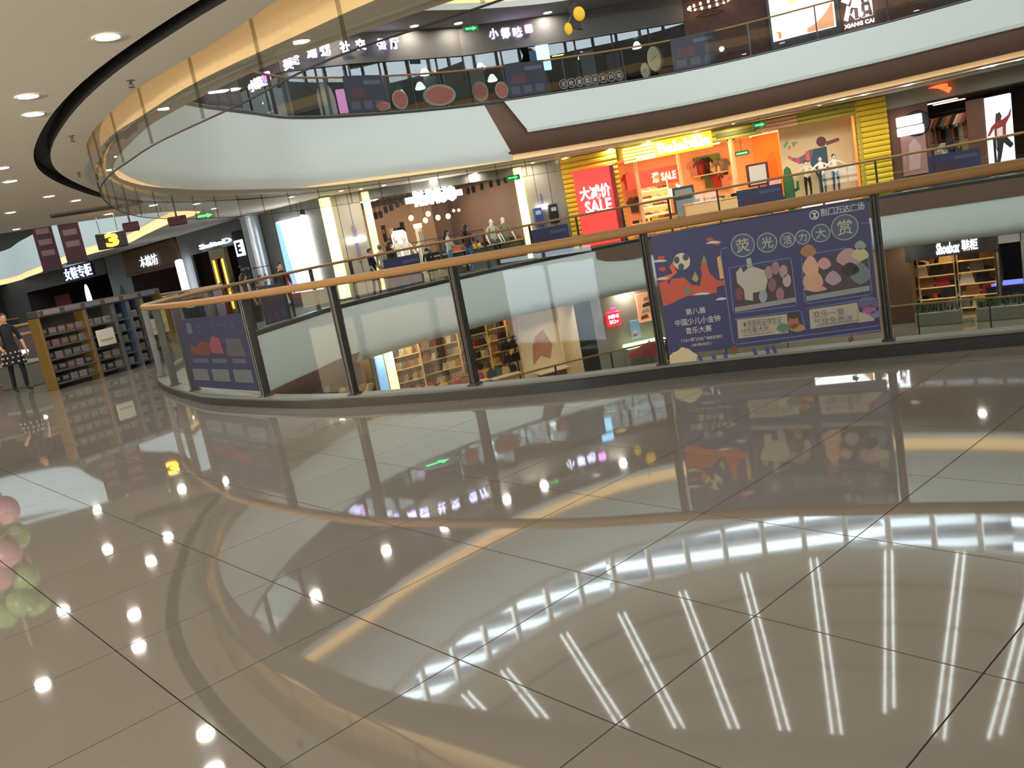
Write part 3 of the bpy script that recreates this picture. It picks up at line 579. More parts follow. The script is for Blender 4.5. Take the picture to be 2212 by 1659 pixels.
# ------------------------------------------------------------------ goods
def proto_mesh(kind, m):
    b = MB()
    if kind == 'bag':
        b.prism([(-.15, 0), (.15, 0), (.16, .02), (.12, .22), (-.12, .22), (-.16, .02)], -.06, .06); b2 = MB().tube([(.08*math.cos(a), 0, .21+.11*math.sin(a)) for a in np.linspace(0, math.pi, 9)], .011, 6)
        return [('bag_body', b.mesh('bag_body', m)), ('handle', b2.mesh('handle', m))]
    if kind == 'shoe':
        b.prism([(-.13, 0), (.13, 0), (.13, .03), (.09, .055), (.02, .08), (-.05, .1), (-.12, .1), (-.135, .05)], -.042, .042); b2 = MB().prism([(-.14, -.012), (.138, -.012), (.138, .004), (-.14, .004)], -.047, .047)
        return [('upper', b.mesh('upper', m)), ('sole', b2.mesh('sole', M_trimw))]
    if kind == 'garment':
        b.prism([(-.17, -.75), (.17, -.75), (.19, -.22), (.30, -.34), (.36, -.25), (.2, -.02), (.07, 0), (0, -.05), (-.07, 0), (-.2, -.02), (-.36, -.25), (-.30, -.34), (-.19, -.22)], -.045, .045)
        b2 = MB().tube([(-.17, 0, -.04), (0, 0, .035), (.17, 0, -.04)], .008, 5).tube([(0, 0, .035), (0, 0, .085), (.025, 0, .1), (.03, 0, .075)], .005, 5)
        return [('cloth', b.mesh('cloth', m)), ('hanger', b2.mesh('hanger', M_steel))]
    if kind == 'folded':
        for q in range(3): b.rbox(-.15, -.12, q*.045, .15, .12, q*.045+.042, .015)
        return [('folded_layers', b.mesh('folded_layers', m))]
    if kind == 'carton':
        b.rbox(-.12, -.05, 0, .12, .05, .2, .008); b2 = MB().rbox(-.09, -.056, .06, .09, -.05, .16, .003)
        return [('carton_body', b.mesh('carton_body', m)), ('picture_panel', b2.mesh('picture_panel', pnt((116, 112, 108))))]
PRO = {}
def goods(kind, rgb, label, cat, loc, rz, group=None, sc=1.0, name=None):
    key = (kind, rgb)
    if key not in PRO: PRO[key] = proto_mesh(kind, fab(rgb))
    t = thing(name or {'bag': 'handbag', 'shoe': 'shoe', 'garment': 'hanging_garment', 'folded': 'folded_clothes', 'carton': 'toy_carton'}[kind], label, cat, loc, rz, group)
    for n, me in PRO[key]: put(n, me, t, scale=(sc,)*3)
    return t
CN = {(214, 190, 140): 'cream', (180, 130, 84): 'tan', (60, 48, 44): 'dark brown', (34, 34, 38): 'black', (168, 52, 48): 'red', (120, 118, 112): 'grey', (232, 224, 205): 'white', (150, 96, 60): 'brown', (62, 78, 104): 'navy', (200, 70, 170): 'magenta', (206, 150, 140): 'pink', (88, 108, 76): 'green', (236, 190, 80): 'yellow', (226, 112, 60): 'orange'}
CK = list(CN)
def rack(f, x0, x1, dep, levels, z0, label, m_board, m_side, name='shelf_unit', back=None, d=.35, cat='shelf'):
    t = T(f, x0, dep, z0, name, label, cat); w = x1-x0
    for z in levels: MB().rbox(.0, -d, z-.03, w, 0, z, .005).build('board', m_board, t)
    for x in (0, w): MB().rbox(x-.025, -d, 0, x+.025, .0, levels[-1]+.35, .005).build('side_panel', m_side, t)
    if back: MB().box(0, 0, 0, w, .02, levels[-1]+.35).build('back_panel', back, t)
    return t
# ------------------------------------------------------------------ storey across the opening: spans of the shop line
L2 = chain([(8, 652), (60, 643), (240, 617), (285, 608), (400, 585), (556, 556), (722, 541), (797, 524), (1135, 458), (1225, 441), (1920, 318), (2380, 236)])
wallseg(L2[0], 0, 3.52, M_dark); wallseg(L2[2], 0, 3.52, M_wallg); wallseg(L2[5], 0, 3.52, M_wallg); wallseg(L2[6], 0, 3.52, M_wall); wallseg(L2[8], 0, 3.52, M_wall)
for k in range(3):
    f = L2[(6, 8, 5)[k]]; nj = 3
    struct(put('trim_stone_joint', MB().box(f.L*.33, -.004, 0, f.L*.33+.02, 0, 3.5).box(f.L*.66, -.004, 0, f.L*.66+.02, 0, 3.5).mesh('trim_stone_joint', M_grout), None, f.w(0, 0, 0), f.rz))
# dark shops at the far left
f = L2[1]; room(f, 0, 3.52, 4, mat('dark_maroon', (46, 28, 28), .7), M_floor, M_dark)
struct(put('wall_header', MB().box(0, -.05, 2.7, f.L, .05, 3.52).mesh('wall_header', M_dark), None, f.w(0, 0, 0), f.rz))
x0, x1, z0, z1 = R2(f, (144, 606), (205, 606), -.1); xc = (x0+x1)/2
t = T(f, xc, -.08, 2.75, 'shop_sign', 'bluish white lit sign over the far left dark shop', 'sign'); MB().rbox(-(x1-x0)/2-.1, -.03, 0, (x1-x0)/2+.1, .03, .75, .02).build('back_board', M_dark, t); text('女鞋专柜', x1-x0, .62, lum((190, 205, 255), 1.6), t, (0, -.05, .38), .04)
p = f.hit(193, 646, -.3); t = T(f, p[0], -.3, 0, 'lit_oval_sign', 'oval white lit sign standing before the far left dark shop', 'sign')
b = MB().ell((0, 0, p[1]), .26, .1, .78, 18, 10); b.build('lit_face', lum((232, 220, 255), 2.2), t, smooth=True); MB().lathe([(.03, 0), (.03, p[1]-.7)], 8).lathe([(.2, 0), (.2, .03), (.001, .035)], 14).build('stand', M_steel, t)
x0, x1, z0, z1 = R2(f, (118, 642), (160, 668), 1.2); t = T(f, x0, 1.2, 0, 'display_board', 'dark red display board inside the far left shop', 'board'); MB().rbox(0, -.03, 0, x1-x0, .03, 2.2, .02).build('board_face', fab((110, 34, 36)), t); MB().box(-.05, -.05, 0, 0, .05, 2.25).box(x1-x0, -.05, 0, x1-x0+.05, .05, 2.25).build('frame', M_black, t)
f = L2[2]; MB2 = MB().prism([(f.L*.3, .6), (f.L*.62, .6), (f.L*.62, 1.5), (f.L*.46, 2.0), (f.L*.3, 1.5)], -.02, .01); tag(MB2.build('wall_niche', M_dark, None, f.w(0, 0, 0), f.rz), 'dark pointed arch niche in the grey pillar between two dark shops', 'niche')
f = L2[3]; room(f, 0, 3.52, 4, mat('dark_wood_wall', (62, 42, 34), .7, noise=.2, scale=3), M_floor, M_dark)
t = T(f, 0, -.1, 2.3, 'scalloped_awning', 'brown wooden awning with scalloped edge over the teahouse style shop', 'awning'); MB().rbox(0, -.1, 0, f.L, .1, .1, .02).rbox(0, -.05, .1, f.L, .05, 1.0, .02).build('header', mat('brown_wood', (104, 70, 44), .6, noise=.2, scale=4), t)
for k in range(16): MB().prism(circ(f.L*(k+.5)/16, 1.0, f.L/34, 10), -.09, .04).build('scallop', mat('brown_wood', (104, 70, 44)), t)
x0, x1, z0, z1 = R2(f, (305, 575), (340, 558), -.2); text('木梳坊', x1-x0, .5, lum((200, 205, 225), .8), t, ((x0+x1)/2, -.12, .52), .04)
p = f.hit(394, 596, -.4); t = T(f, p[0], -.4, 0, 'lit_menu_stand', 'bright white upright lit menu stand on a white plinth by the grey shop', 'stand'); MB().rbox(-.28, -.08, 1.05, .28, .08, 2.55, .06).build('lit_face', lum((225, 235, 255), 2.5), t); MB().rbox(-.42, -.2, .78, .42, .2, 1.03, .05).build('plinth', lum((250, 246, 255), 2.0), t); MB().rbox(-.1, -.1, 0, .1, .1, .78, .02).build('leg', M_steel, t)
f = L2[4]; room(f, 0, 3.52, 4, mat('dark_wood_wall', (62, 42, 34)), M_floor, M_dark)
struct(put('wall_header', MB().box(0, -.05, 2.62, f.L, .05, 3.52).box(0, -.05, 0, f.L*.16, .05, 2.62).mesh('wall_header', M_wallg), None, f.w(0, 0, 0), f.rz))
x0, x1, z0, z1 = R2(f, (434, 541), (499, 510), -.1)
t = T(f, (x0+x1)/2, -.1, z0, 'shop_sign', 'pale lit script sign over the doorway with two orange light bars', 'sign'); MB().rbox(-(x1-x0)/2, .0, .1, (x1-x0)/2, .05, .2, .01).build('mounting_rail', M_steel, t); text('SuiteD', x1-x0, z1-z0-.05, lum((205, 232, 238), 1.3), t, (0, -.03, (z1-z0)/2), .06, bold=.02)
x0, x1, z0, z1 = R2(f, (452, 545), (505, 625), .0)
t = T(f, x0, .05, 0, 'doorway', 'beige doorway with two vertical orange light bars and dark door', 'doorway'); w = x1-x0
MB().rbox(0, -.1, 2.25, w, .1, 2.75, .02).rbox(0, -.1, 0, .2, .1, 2.3, .02).rbox(w-.2, -.1, 0, w, .1, 2.3, .02).build('frame', mat('beige_frame', (150, 132, 98), .6), t)
for x in (.26, w-.32): MB().rbox(x, -.14, .2, x+.09, -.06, 2.22, .02).build('light_bar', lum((255, 176, 70), 1.3), t)
MB().rbox(.4, .1, 0, w-.4, .16, 2.2, .02).build('door', mat('dark_door', (84, 70, 58), .5), t)
x0, x1, z0, z1 = R2(f, (505, 520), (548, 600), -.06)
t = T(f, x0, -.06, .6, 'sign_panel', 'black panel with white lit letter E beside the beige doorway', 'sign'); w = x1-x0; MB().rbox(0, -.04, 0, w, .06, 2.5, .02).build('panel', M_black, t)
MB().rbox(w*.1, -.07, 1.55, w*.92, -.04, 2.15, .02).build('lit_box', lum((205, 205, 255), 1.4), t); text('E', w*.36, .42, M_black, t, (w*.5, -.085, 1.85), .02, bold=.03); MB().rbox(w*.1, -.06, 1.0, w*.92, -.03, 1.1, .01).build('pale_shelf', M_lsteel, t)
f = L2[5]
x0, x1, z0, z1 = R2(f, (556, 470), (582, 640), -.2); t = T(f, x0+.1, -.35, 0, 'clad_column', 'pale bluish metal clad round column left of the bright poster', 'column'); MB().lathe([(.36, 0), (.36, .12), (.33, .14), (.33, 3.4), (.37, 3.42), (.37, 3.5)], 24).build('shaft', mat('pale_metal', (176, 186, 194), .28, metal=.5), t, smooth=False); MB().lathe([(.338, 1.6), (.338, 1.63)], 24).build('joint_band', M_steel, t)
q = [f.hit(*p, -.1) for p in [(608, 513), (668, 492), (688, 600), (628, 610)]]; x0 = min(a[0] for a in q); x1 = max(a[0] for a in q)
t = T(f, x0, -.1, .5, 'backlit_poster', 'tall bright white and blue backlit advertising poster across the opening', 'poster'); w = x1-x0; MB().rbox(0, -.06, 0, w, .06, 2.55, .02).build('light_box', lum((250, 252, 255), 2.6), t)
MB().prism([(.0, .05), (.28*w, .05), (.2*w, 1.2), (.12*w, 2.5), (.0, 2.5)], -.075, -.06).build('blue_print', lum((120, 160, 250), 1.1), t); MB().prism([(.3*w, .6), (.36*w, .6), (.32*w, 1.5), (.2*w, 2.0), (.22*w, 1.3)], -.077, -.06).build('grey_print', lum((170, 190, 230), 1.0), t); MB().rbox(-.05, -.05, -.06, w+.05, .08, 0, .01).build('frame_foot', M_lsteel, t)
p = f.hit(660, 478, -.3); t = T(f, p[0], -.35, 3.1, 'spotlight', 'glaring white spotlight above the bright backlit poster', 'lamp'); MB().lathe([(.0005, -.1), (.07, -.1), (.09, .12), (.02, .16)], 14).build('housing', M_black, t); MB().ell((0, -.02, -.08), .09, .09, .06, 12, 6).build('bulb', lum((255, 255, 255), 12), t); MB().tube([(0, 0, .14), (0, 0, .42)], .012, 6).build('stem', M_steel, t)
# three yellow lit pilasters
for k, (a, b_) in enumerate([((700, 438), (740, 602)), ((790, 428), (826, 600)), ((1114, 370), (1148, 522))]):
    P, rz = sf((a[0]+b_[0])/2, (a[1]+b_[1])/2, -.12); t = thing('lit_pilaster', ['yellow lit pilaster right of the backlit poster wall', 'slim yellow lit pilaster at the left jamb of the fashion shop', 'bright yellow lit pilaster at the right jamb of the fashion shop'][k], 'pilaster', (P[0], P[1], 0), rz)
    w = (.17, .11, .15)[k]; MB().rbox(-w, -.1, .05, w, .1, 3.46, .02).build('lit_shaft', lum((255, 244, 150) if k != 1 else (232, 214, 160), (1.25, .55, 1.35)[k]), t); MB().rbox(-w-.03, -.13, 0, w+.03, .13, .06, .01).rbox(-w-.03, -.13, 3.46, w+.03, .13, 3.52, .01).build('end_cap', M_lsteel, t)
# small lit wall signs on the stone
for k, (fi, tl, br, l) in enumerate([(6, (750, 524), (790, 512), 'small white lit sign on the stone left of the fashion shop'), (8, (1162, 455), (1184, 438), 'small white lit sign on the stone right of the fashion shop')]):
    f = L2[fi]; x0, x1, z0, z1 = R2(f, tl, br, -.06); t = T(f, (x0+x1)/2, -.04, 0, 'wall_sign', l, 'sign'); zc = f.hit((tl[0]+br[0])/2, (tl[1]+br[1])/2, -.06)[1]
    text('RUMO', x1-x0, .2, lum((255, 255, 255), 2.6), t, (0, -.05, zc), .05, bold=.05); MB().rbox(-.05, -.02, zc-.75, .05, .03, zc+.5, .01).build('bracket', mat('violet_grey', (120, 112, 140)), t)
f = L2[8]
for k, (px, py, c, l) in enumerate([(1163, 470, (70, 88, 150), 'blue and dark hanging bag display on right stone wall'), (1196, 462, (40, 42, 36), 'black tall box display on right stone wall'), ]):
    p = f.hit(px, py, -.2); t = T(f, p[0], -.2, p[1]-.35, 'wall_display', l, 'display'); MB().rbox(-.17, -.1, 0, .17, .1, .72, .03).build('body', fab(c), t); MB().rbox(-.1, -.2+.05, .45, .1, -.1, .6, .01).build('front_tab', pnt((190, 196, 210)), t); MB().box(-.02, .0, .3, .02, .2, .36).build('wall_arm', M_steel, t)
# ------------------------------------------------------------------ fashion shop with pendant bulbs
f = L2[7]; room(f, 0, 3.52, 6.5, mat('mauve_taupe_wall', (150, 128, 116), .7, noise=.06, scale=1), mat('pale_shop_floor', (150, 138, 120), .2), mat('shop_ceiling_grey', (128, 122, 116), .8), lum((255, 230, 208), 9.0))
struct(put('wall_header', MB().box(0, -.02, 3.2, f.L, .08, 3.52).mesh('wall_header', M_wallg), None, f.w(0, 0, 0), f.rz))
x0, x1, z0, z1 = R2(f, (897, 440), (985, 408), -.2); zc = f.hit(941, 423, -.2)[1]
t = T(f, (x0+x1)/2, -.1, zc-.32, 'shop_sign', 'big overexposed white lit sign over the fashion shop entrance', 'sign'); text('RUMUO', x1-x0, .55, lum((255, 255, 255), 4), t, (0, -.06, .32), .08, bold=.06); MB().rbox(-(x1-x0)/2-.3, 0, .2, (x1-x0)/2+.3, .06, .42, .02).build('light_rail', lum((255, 236, 214), 1.6), t)
for (px, py) in [(812, 465), (822, 462), (833, 452), (845, 447), (858, 440), (870, 434), (882, 428), (1010, 412), (1022, 408), (1040, 402), (1060, 397), (1076, 393), (1092, 388), (1108, 386)]:
    x, z = f.hit(px, py, .6); t = T(f, x, .6, z, 'track_spotlight', 'black track spotlight at the fashion shop front, %s of the row from the left' % ORD[1+[812,822,833,845,858,870,882,1010,1022,1040,1060,1076,1092,1108].index(px)], 'lamp', 'track spotlights')
    MB().lathe([(.0005, -.14), (.06, -.14), (.075, -.02), (.075, .1), (.0005, .12)], 10).build('head', M_black, t); MB().tube([(0, 0, .1), (0, 0, max(.15, 3.36-z))], .014, 5).build('stem', M_black, t)
for k, (px, py) in enumerate([(888, 471), (925, 462), (919, 476), (946, 470), (968, 467), (980, 455), (991, 454)]):
    x, z = f.hit(px, py, 3.); t = T(f, x, 3., z, 'pendant_bulb', 'glowing warm pendant bulb in the fashion shop, %s from the left' % ORD[k+1], 'lamp', 'pendant bulbs in the fashion shop')
    MB().ell((0, 0, 0), .1 if k < 5 else .06, .1 if k < 5 else .06, .11 if k < 5 else .06, 12, 7).build('bulb', lum((255, 196, 110), 4), t, smooth=True); MB().tube([(0, 0, .1), (0, 0, 3.36-z)], .008, 5).build('cord', M_black, t)
x0, x1, z0, z1 = R2(f, (893, 485), (925, 560), 2.5); t = T(f, x0, 2.5, 0, 'lit_display_column', 'round lit display case with pale hangings inside the fashion shop', 'display'); w = x1-x0; MB().lathe([(w/2, z1), (w/2, z1-.16), (w/2-.03, z1-.16)], 18, (w/2, 0, 0)).build('light_ring', lum((255, 226, 120), 3), t); MB().lathe([(w*.42, 0), (w*.42, z1-.16)], 18, (w/2, 0, 0)).build('case', mat('sage_case', (176, 170, 140), .4, emit=.25), t)
for k in range(3): MB().rbox(w*(.2+.25*k), -w*.5, z1-1.9, w*(.32+.25*k), -w*.44, z1-.3, .01).build('strip_curtain', pnt((120, 112, 96)), t)
t = T(f, f.L*.55, 6.3, 0, 'feature_wall', 'beige lit feature wall panel at the back of the fashion shop', 'panel'); MB().rbox(-1.6, -.1, 0, 2.0, 0, 3.2, .02).build('panel', mat('beige_panel', (196, 166, 136), .6), t); MB().rbox(-.3, -.14, 1.3, .4, -.1, 1.8, .01).build('plaque', pnt((128, 110, 92)), t)
x0, x1, z0, z1 = R2(f, (1030, 437), (1118, 545), 5.5)
rk = rack(f, x0, x1, 5.6, [.4, .9, 1.4, 1.9], 0, 'dark wood back shelf with shoes at right of the fashion shop', mat('dark_brown_board', (56, 38, 32), .6), mat('dark_brown_board', (56, 38, 32)), back=mat('dark_brown_board', (56, 38, 32)))
for r in range(4):
    for k in range(7):
        c = CK[(r*5+k*3) % 14]; xx = x0+(x1-x0)*(k+.5)/7; goods('shoe', c, '%s shoe on %s board up, %s along, dark fashion shop shelf' % (CN[c], ORD[r+1], ORD[k+1]), 'shoe', f.w(xx, 5.4, [.4, .9, 1.4, 1.9][r]+.012), f.rz, 'shoes on the dark shelf', 1.6)
for k, (px, py) in enumerate([(1062, 455), (1072, 478)]):
    x, z = f.hit(px, py, 3.5); t = T(f, x, 3.5, 0, 'poster_stand', ['white L shaped display card at right in the fashion shop', 'lower cream display card at right in the fashion shop'][k], 'display'); MB().prism([(-.35, z-.25), (.35, z-.12), (.35, z+.3), (.1, z+.3), (.05, z-.02), (-.35, z-.05)] if k == 0 else [(-.35, z-.22), (.35, z-.12), (.35, z+.25), (-.35, z+.2)], -.03, .03).build('card', lum((240, 226, 222), .6), t); MB().rbox(-.02, -.02, 0, .02, .02, z-.1, .005).rbox(-.2, -.15, 0, .2, .15, .03, .01).build('stand', M_black, t)
x0, x1, z0, z1 = R2(f, (822, 480), (880, 560), 5.0)
rk = rack(f, x0, x1, 5.0, [.5, 1.0, 1.5, 2.0], 0, 'pale lit wall shelf with folded clothes at left of the fashion shop', pnt((190, 176, 150)), M_dark)
for r in range(4):
    for k in range(4):
        c = CK[(r*3+k*5+6) % 14]; goods('folded', c, '%s folded clothes on %s board up, %s along, pale left shelf' % (CN[c], ORD[r+1], ORD[k+1]), 'clothes', f.w(x0+(x1-x0)*(k+.5)/4, 4.85, [.5, 1, 1.5, 2][r]+.002), f.rz, 'folded clothes on the pale shelf', 1.2)
t = T(f, *[f.hit(862, 510, 2.)[0], 2., 0], 'lit_cabinet', 'small overexposed white lit cabinet at left of the fashion shop', 'cabinet'); MB().rbox(-.3, -.2, 0, .3, .2, .75, .03).build('base', M_dark, t); MB().rbox(-.28, -.18, .76, .28, .18, 2.0, .12).build('lit_case', lum((255, 246, 236), 2.4), t)
for k, (x, c) in enumerate([(.30, (232, 224, 205)), (.34, (214, 190, 140)), (.37, (232, 224, 205)), (.2, (120, 118, 112)), (.62, (60, 48, 44)), (.66, (34, 34, 38)), (.7, (120, 118, 112)), (.74, (62, 78, 104))]):
    if k % 4 == 0:
        t = T(f, f.L*(x+.03), 1.3, 0, 'garment_rail', ['left steel garment rail in the fashion shop', 'right steel garment rail in the fashion shop'][k//4], 'rail'); MB().tube([(-1.0, 0, 0), (-1.0, 0, 1.45), (1.0, 0, 1.45), (1.0, 0, 0)], .018, 6).build('frame', M_steel, t); MB().rbox(-1.03, -.25, 0, -.97, .25, .03, .01).build('foot', M_steel, t); MB().rbox(.97, -.25, 0, 1.03, .25, .03, .01).build('foot', M_steel, t)
        bx = f.L*(x+.03)
    goods('garment', c, '%s garment on the %s garment rail, %s along' % (CN[c], ['left', 'right'][k//4], ORD[k % 4+1]), 'garment', f.w(bx-.7+.46*(k % 4), 1.3, 1.36), f.rz+1.1, 'garments in the fashion shop', 1.0)
# ------------------------------------------------------------------ children's clothes shop with the yellow slatted front
f = L2[9]; peach = mat('peach_wall', (250, 205, 160), .7); room(f, 0, 3.3, 6.5, peach, mat('warm_shop_floor', (214, 178, 136), .25), mat('cream_shop_ceiling', (250, 226, 190), .8), lum((255, 214, 158), 9.0))
Y_ = mat('yellow_slat', (232, 196, 44), .45, noise=.05, scale=6); YO = mat('olive_slat', (176, 162, 60), .5); YL = lum((255, 250, 130), 1.15); PK = mat('salmon_slat', (244, 186, 142), .45)
def slats(t, x0, x1, z0, z1, n, m, y=0., k_=.46):
    h = (z1-z0)/n; me = MB().tube([(x0, 0, 0), (x1, 0, 0)], h*.52, 10, sq=(.07, h*k_)).mesh('slat', m)
    for k in range(n): put('slat', me, t, (0, y, z0+h*(k+.5)))
t = T(f, 0, -.12, 0, 'slatted_shopfront', 'yellow slatted shopfront frame around the children clothes shop', 'shopfront')
xa = f.hit(1322, 395)[0]; xb = f.hit(1335, 400)[0]; xr0 = f.hit(1851, 300)[0]; xr1 = f.L
x_l1 = f.hit(1248, 430)[0]
def zt(x): return 3.4
ZT = 3.5
def zb(px, py): return min(ZT-.12, f.hit(px, py)[1])
z1_, z2_, z3_, z4_, z5_, z6_ = zb(1283, 366), zb(1378, 350), zb(1586, 300), zb(1680, 280), zb(1780, 262), zb(1340, 352)
slats(t, 0, .62, 0, z1_, 16, Y_); slats(t, xa-.05, xb+.1, 0, z1_, 16, Y_)
slats(t, 0, xb+.1, z1_, ZT, 3, Y_)
xs_ = [f.hit(1345, 330)[0], f.hit(1412, 315)[0], f.hit(1532, 290)[0], f.hit(1640, 270)[0], f.hit(1718, 253)[0]]
slats(t, xs_[0], xs_[1], z2_, ZT-.05, 5, YL, 0, .3); slats(t, xs_[2]+.05, xs_[3], z3_, ZT-.08, 2, YO); slats(t, xs_[3], xs_[4], z4_, ZT-.05, 3, PK); slats(t, xs_[4], xr0+.05, z5_, ZT, 3, YO); slats(t, xr0, xr1, 0, ZT, 18, Y_)
MB().box(0, .08, max(z1_, z2_, z3_, z4_, z5_)-.0, xr1, .2, 3.5).box(0, .08, 0, .62, .2, 2.8).box(xr0, .08, 0, xr1, .2, 3.5).box(xa, .08, 0, xb, .2, 2.8).build('backing', mat('mustard_backing', (150, 122, 36), .6), t)
MB().rbox(xr0+.02, -.1, 0, xr0+.12, .05, 3.0, .02).rbox(xr1-.15, -.1, 0, xr1-.05, .05, .5, .02).build('corner_trim', YO, t)
MB().rbox(xs_[2]+.2, -.1, z3_+.12, xs_[3]-.2, -.06, ZT-.2, .02).build('vent_grille', mat('olive_dark', (112, 104, 48), .6), t)
x0, x1, z0, z1 = R2(f, (1421, 332), (1533, 291), -.2); zc = f.hit(1477, 311, -.2)[1]
t = T(f, (x0+x1)/2, -.22, min(zc-.28, 2.95), 'shop_sign', 'glowing yellow lit shop sign over the children clothes shop', 'sign'); text('Balabala', x1-x0, .42, lum((255, 252, 170), 3.0), t, (0, -.03, .28), .07, bold=.03); MB().rbox(-(x1-x0)/2-.08, .02, -.02, (x1-x0)/2+.08, .1, .58, .05).build('glow_board', lum((255, 200, 40), .9), t)
MB().rbox(-(x1-x0)/2-.1, -.05, .02, -(x1-x0)/2+.55, .0, .5, .05).build('lit_tile', lum((255, 240, 60), 1.2), t)
q = [f.hit(*p, -.3) for p in [(1236, 372), (1315, 356), (1330, 500), (1258, 510)]]; x0 = q[0][0]; x1 = q[1][0]
t = T(f, x0, -.36, .05, 'sale_banner', 'big red lit sale banner with white lettering on the yellow slats', 'banner'); w = x1-x0; bh = min(2.98, (q[0][1]+q[1][1])/2-.05); MB().rbox(0, -.03, 0, w, .03, bh, .02).build('panel', mat('red_banner', (226, 62, 54), .5, emit=.55), t)
MB().rbox(w, -.03, 0, w+.16, .03, bh, .02).build('side_return', mat('dark_red', (170, 34, 38), .5), t)
text('大减价', w*.84, .52, lum((255, 255, 255), 1.3), t, (w*.52, -.045, f.hit(1283, 424, -.4)[1]+.1), .02, bold=.03); text('SALE', w*.72, .5, lum((255, 255, 255), 1.3), t, (w*.55, -.045, f.hit(1287, 455, -.4)[1]+.1), .02, bold=.03); MB().rbox(.1, -.1, -.05, w-.1, .1, 0, .01).build('foot', M_steel, t)
def inst(tl, br, dep): return R2(f, tl, br, dep)
x0, x1, z0, z1 = inst((1382, 384), (1462, 352), 5.); t = T(f, x0, 5., 1.9, 'sale_header', 'red header board with lit yellow lettering over the bright shoe shelves', 'sign'); w = x1-x0; MB().rbox(-.6, -.06, 0, w, 0, .72, .02).build('board', mat('red_banner', (226, 62, 54)), t); text('满 SALE', w*.62, .44, lum((255, 246, 150), 1.7), t, (w*.62, -.08, .34), .03, bold=.03)
x0, x1, z0, z1 = inst((1380, 390), (1452, 470), 4.8); cr = pnt((255, 236, 200))
rack(f, x0, x1, 5.0, [.35, .7, 1.05, 1.4, 1.75], 0, 'bright lit cream shelf unit under the red sale header', lum((255, 232, 180), .9), cr, back=peach)
for r in range(5):
    for k in range(7):
        c = [(232, 224, 205), (214, 190, 140), (168, 52, 48), (236, 190, 80), (206, 150, 140), (62, 78, 104), (88, 108, 76)][(r*2+k*3) % 7]
        goods('shoe', c, '%s child shoe on %s board up, %s along, bright sale shelf' % (CN[c], ORD[r+1], ORD[k+1]), 'shoe', f.w(x0+(x1-x0)*(k+.5)/7, 4.82, [.35, .7, 1.05, 1.4, 1.75][r]+.014), f.rz, 'shoes on the bright sale shelf', 1.15)
for k, (px, dep, l) in enumerate([(1376, 1.0, 'left slim cream pole in the children shop'), (1470, 2., 'middle slim cream pole in the children shop'), (1588, 2., 'right cream round column with lamp in the children shop')]):
    x, _ = f.hit(px, 380, dep); t = T(f, x, dep, 0, 'column', l, 'column'); MB().lathe([(.1, 0), (.1, .06), (.07+.04*(k == 2), .08), (.07+.04*(k == 2), 3.0), (.13, 3.02), (.13, 3.12)], 14).build('shaft', mat('cream_column', (250, 222, 178), .5), t, smooth=False); MB().box(-.14, -.1, 3.05, .14, .1, 3.14).build('capital', M_dark, t)
x, z = f.hit(1456, 395, 3.); t = T(f, x, 3., 0, 'curled_lamp', 'white curled swan neck lamp left of centre in the children shop', 'lamp'); MB().tube([(.16*math.cos(a)*1.2, 0, 1.55+.24*math.sin(a)) for a in np.linspace(-3.6, 1.2, 14)], [.1]*10+[.08, .07, .06, .04], 9).build('curl', lum((255, 244, 222), 1.6), t, smooth=True); MB().lathe([(.03, 0), (.03, 1.35)], 8).lathe([(.2, 0), (.2, .04), (.001, .05)], 14).build('stand', M_steel, t)
x0, x1, z0, z1 = inst((1688, 290), (1846, 420), 1.2)
wx0 = f.hit(1690, 340, 1.0)[0]; wx1 = f.hit(1848, 310, 1.0)[0]
t = T(f, wx0, 1.25, 0, 'mural_wall', 'cream display wall with coloured brush mural behind three child mannequins', 'wall panel'); w = wx1-wx0; MB().rbox(0, -.06, 0, w, .06, 3.1, .02).build('panel', mat('cream_panel', (246, 222, 170), .6), t); org = f.w(wx0, 1.25, 0); og = (wx0, 1.25, 0)
def mur(pts, rgb, nm='print', off=.065): q = [f.hit(x, y, 1.19) for x, y in pts]; return MB().prism([(x-wx0, z) for x, z in q], -off-.006, -.06).build(nm, pnt(rgb), t)
mur(circ(1774, 306, 11, 14)+[], (120, 62, 74), 'maroon_disc', .066); mur([(1784, 306), (1812, 297), (1813, 304), (1786, 314)], (150, 74, 82), 'maroon_bar', .067)
mur([(1703, 337), (1712, 341), (1724, 341), (1737, 334), (1745, 325), (1757, 322), (1758, 346), (1742, 352), (1726, 354), (1710, 347)], (140, 112, 116), 'grey_arc', .066); mur([(1702, 336), (1710, 338), (1711, 345), (1703, 344)], (250, 110, 96), 'red_tip', .069); mur([(1720, 342), (1727, 341), (1726, 354), (1719, 351)], (232, 96, 120), 'pink_band', .069); mur([(1739, 328), (1747, 325), (1749, 345), (1742, 348)], (244, 112, 112), 'red_band', .069)
mur([(1757, 322), (1785, 316), (1790, 360), (1768, 385), (1750, 352)], (66, 92, 112), 'blue_print', .0665); mur([(1692, 316), (1702, 301), (1701, 312), (1695, 320)], (96, 206, 96), 'green_leaf', .069); mur([(1703, 313), (1709, 317), (1706, 324), (1702, 322)], (236, 150, 80), 'orange_leaf', .07); mur([(1709, 308), (1724, 305), (1714, 318)], (170, 180, 90), 'olive_leaf', .069)
wz = (wx0+wx1)/2
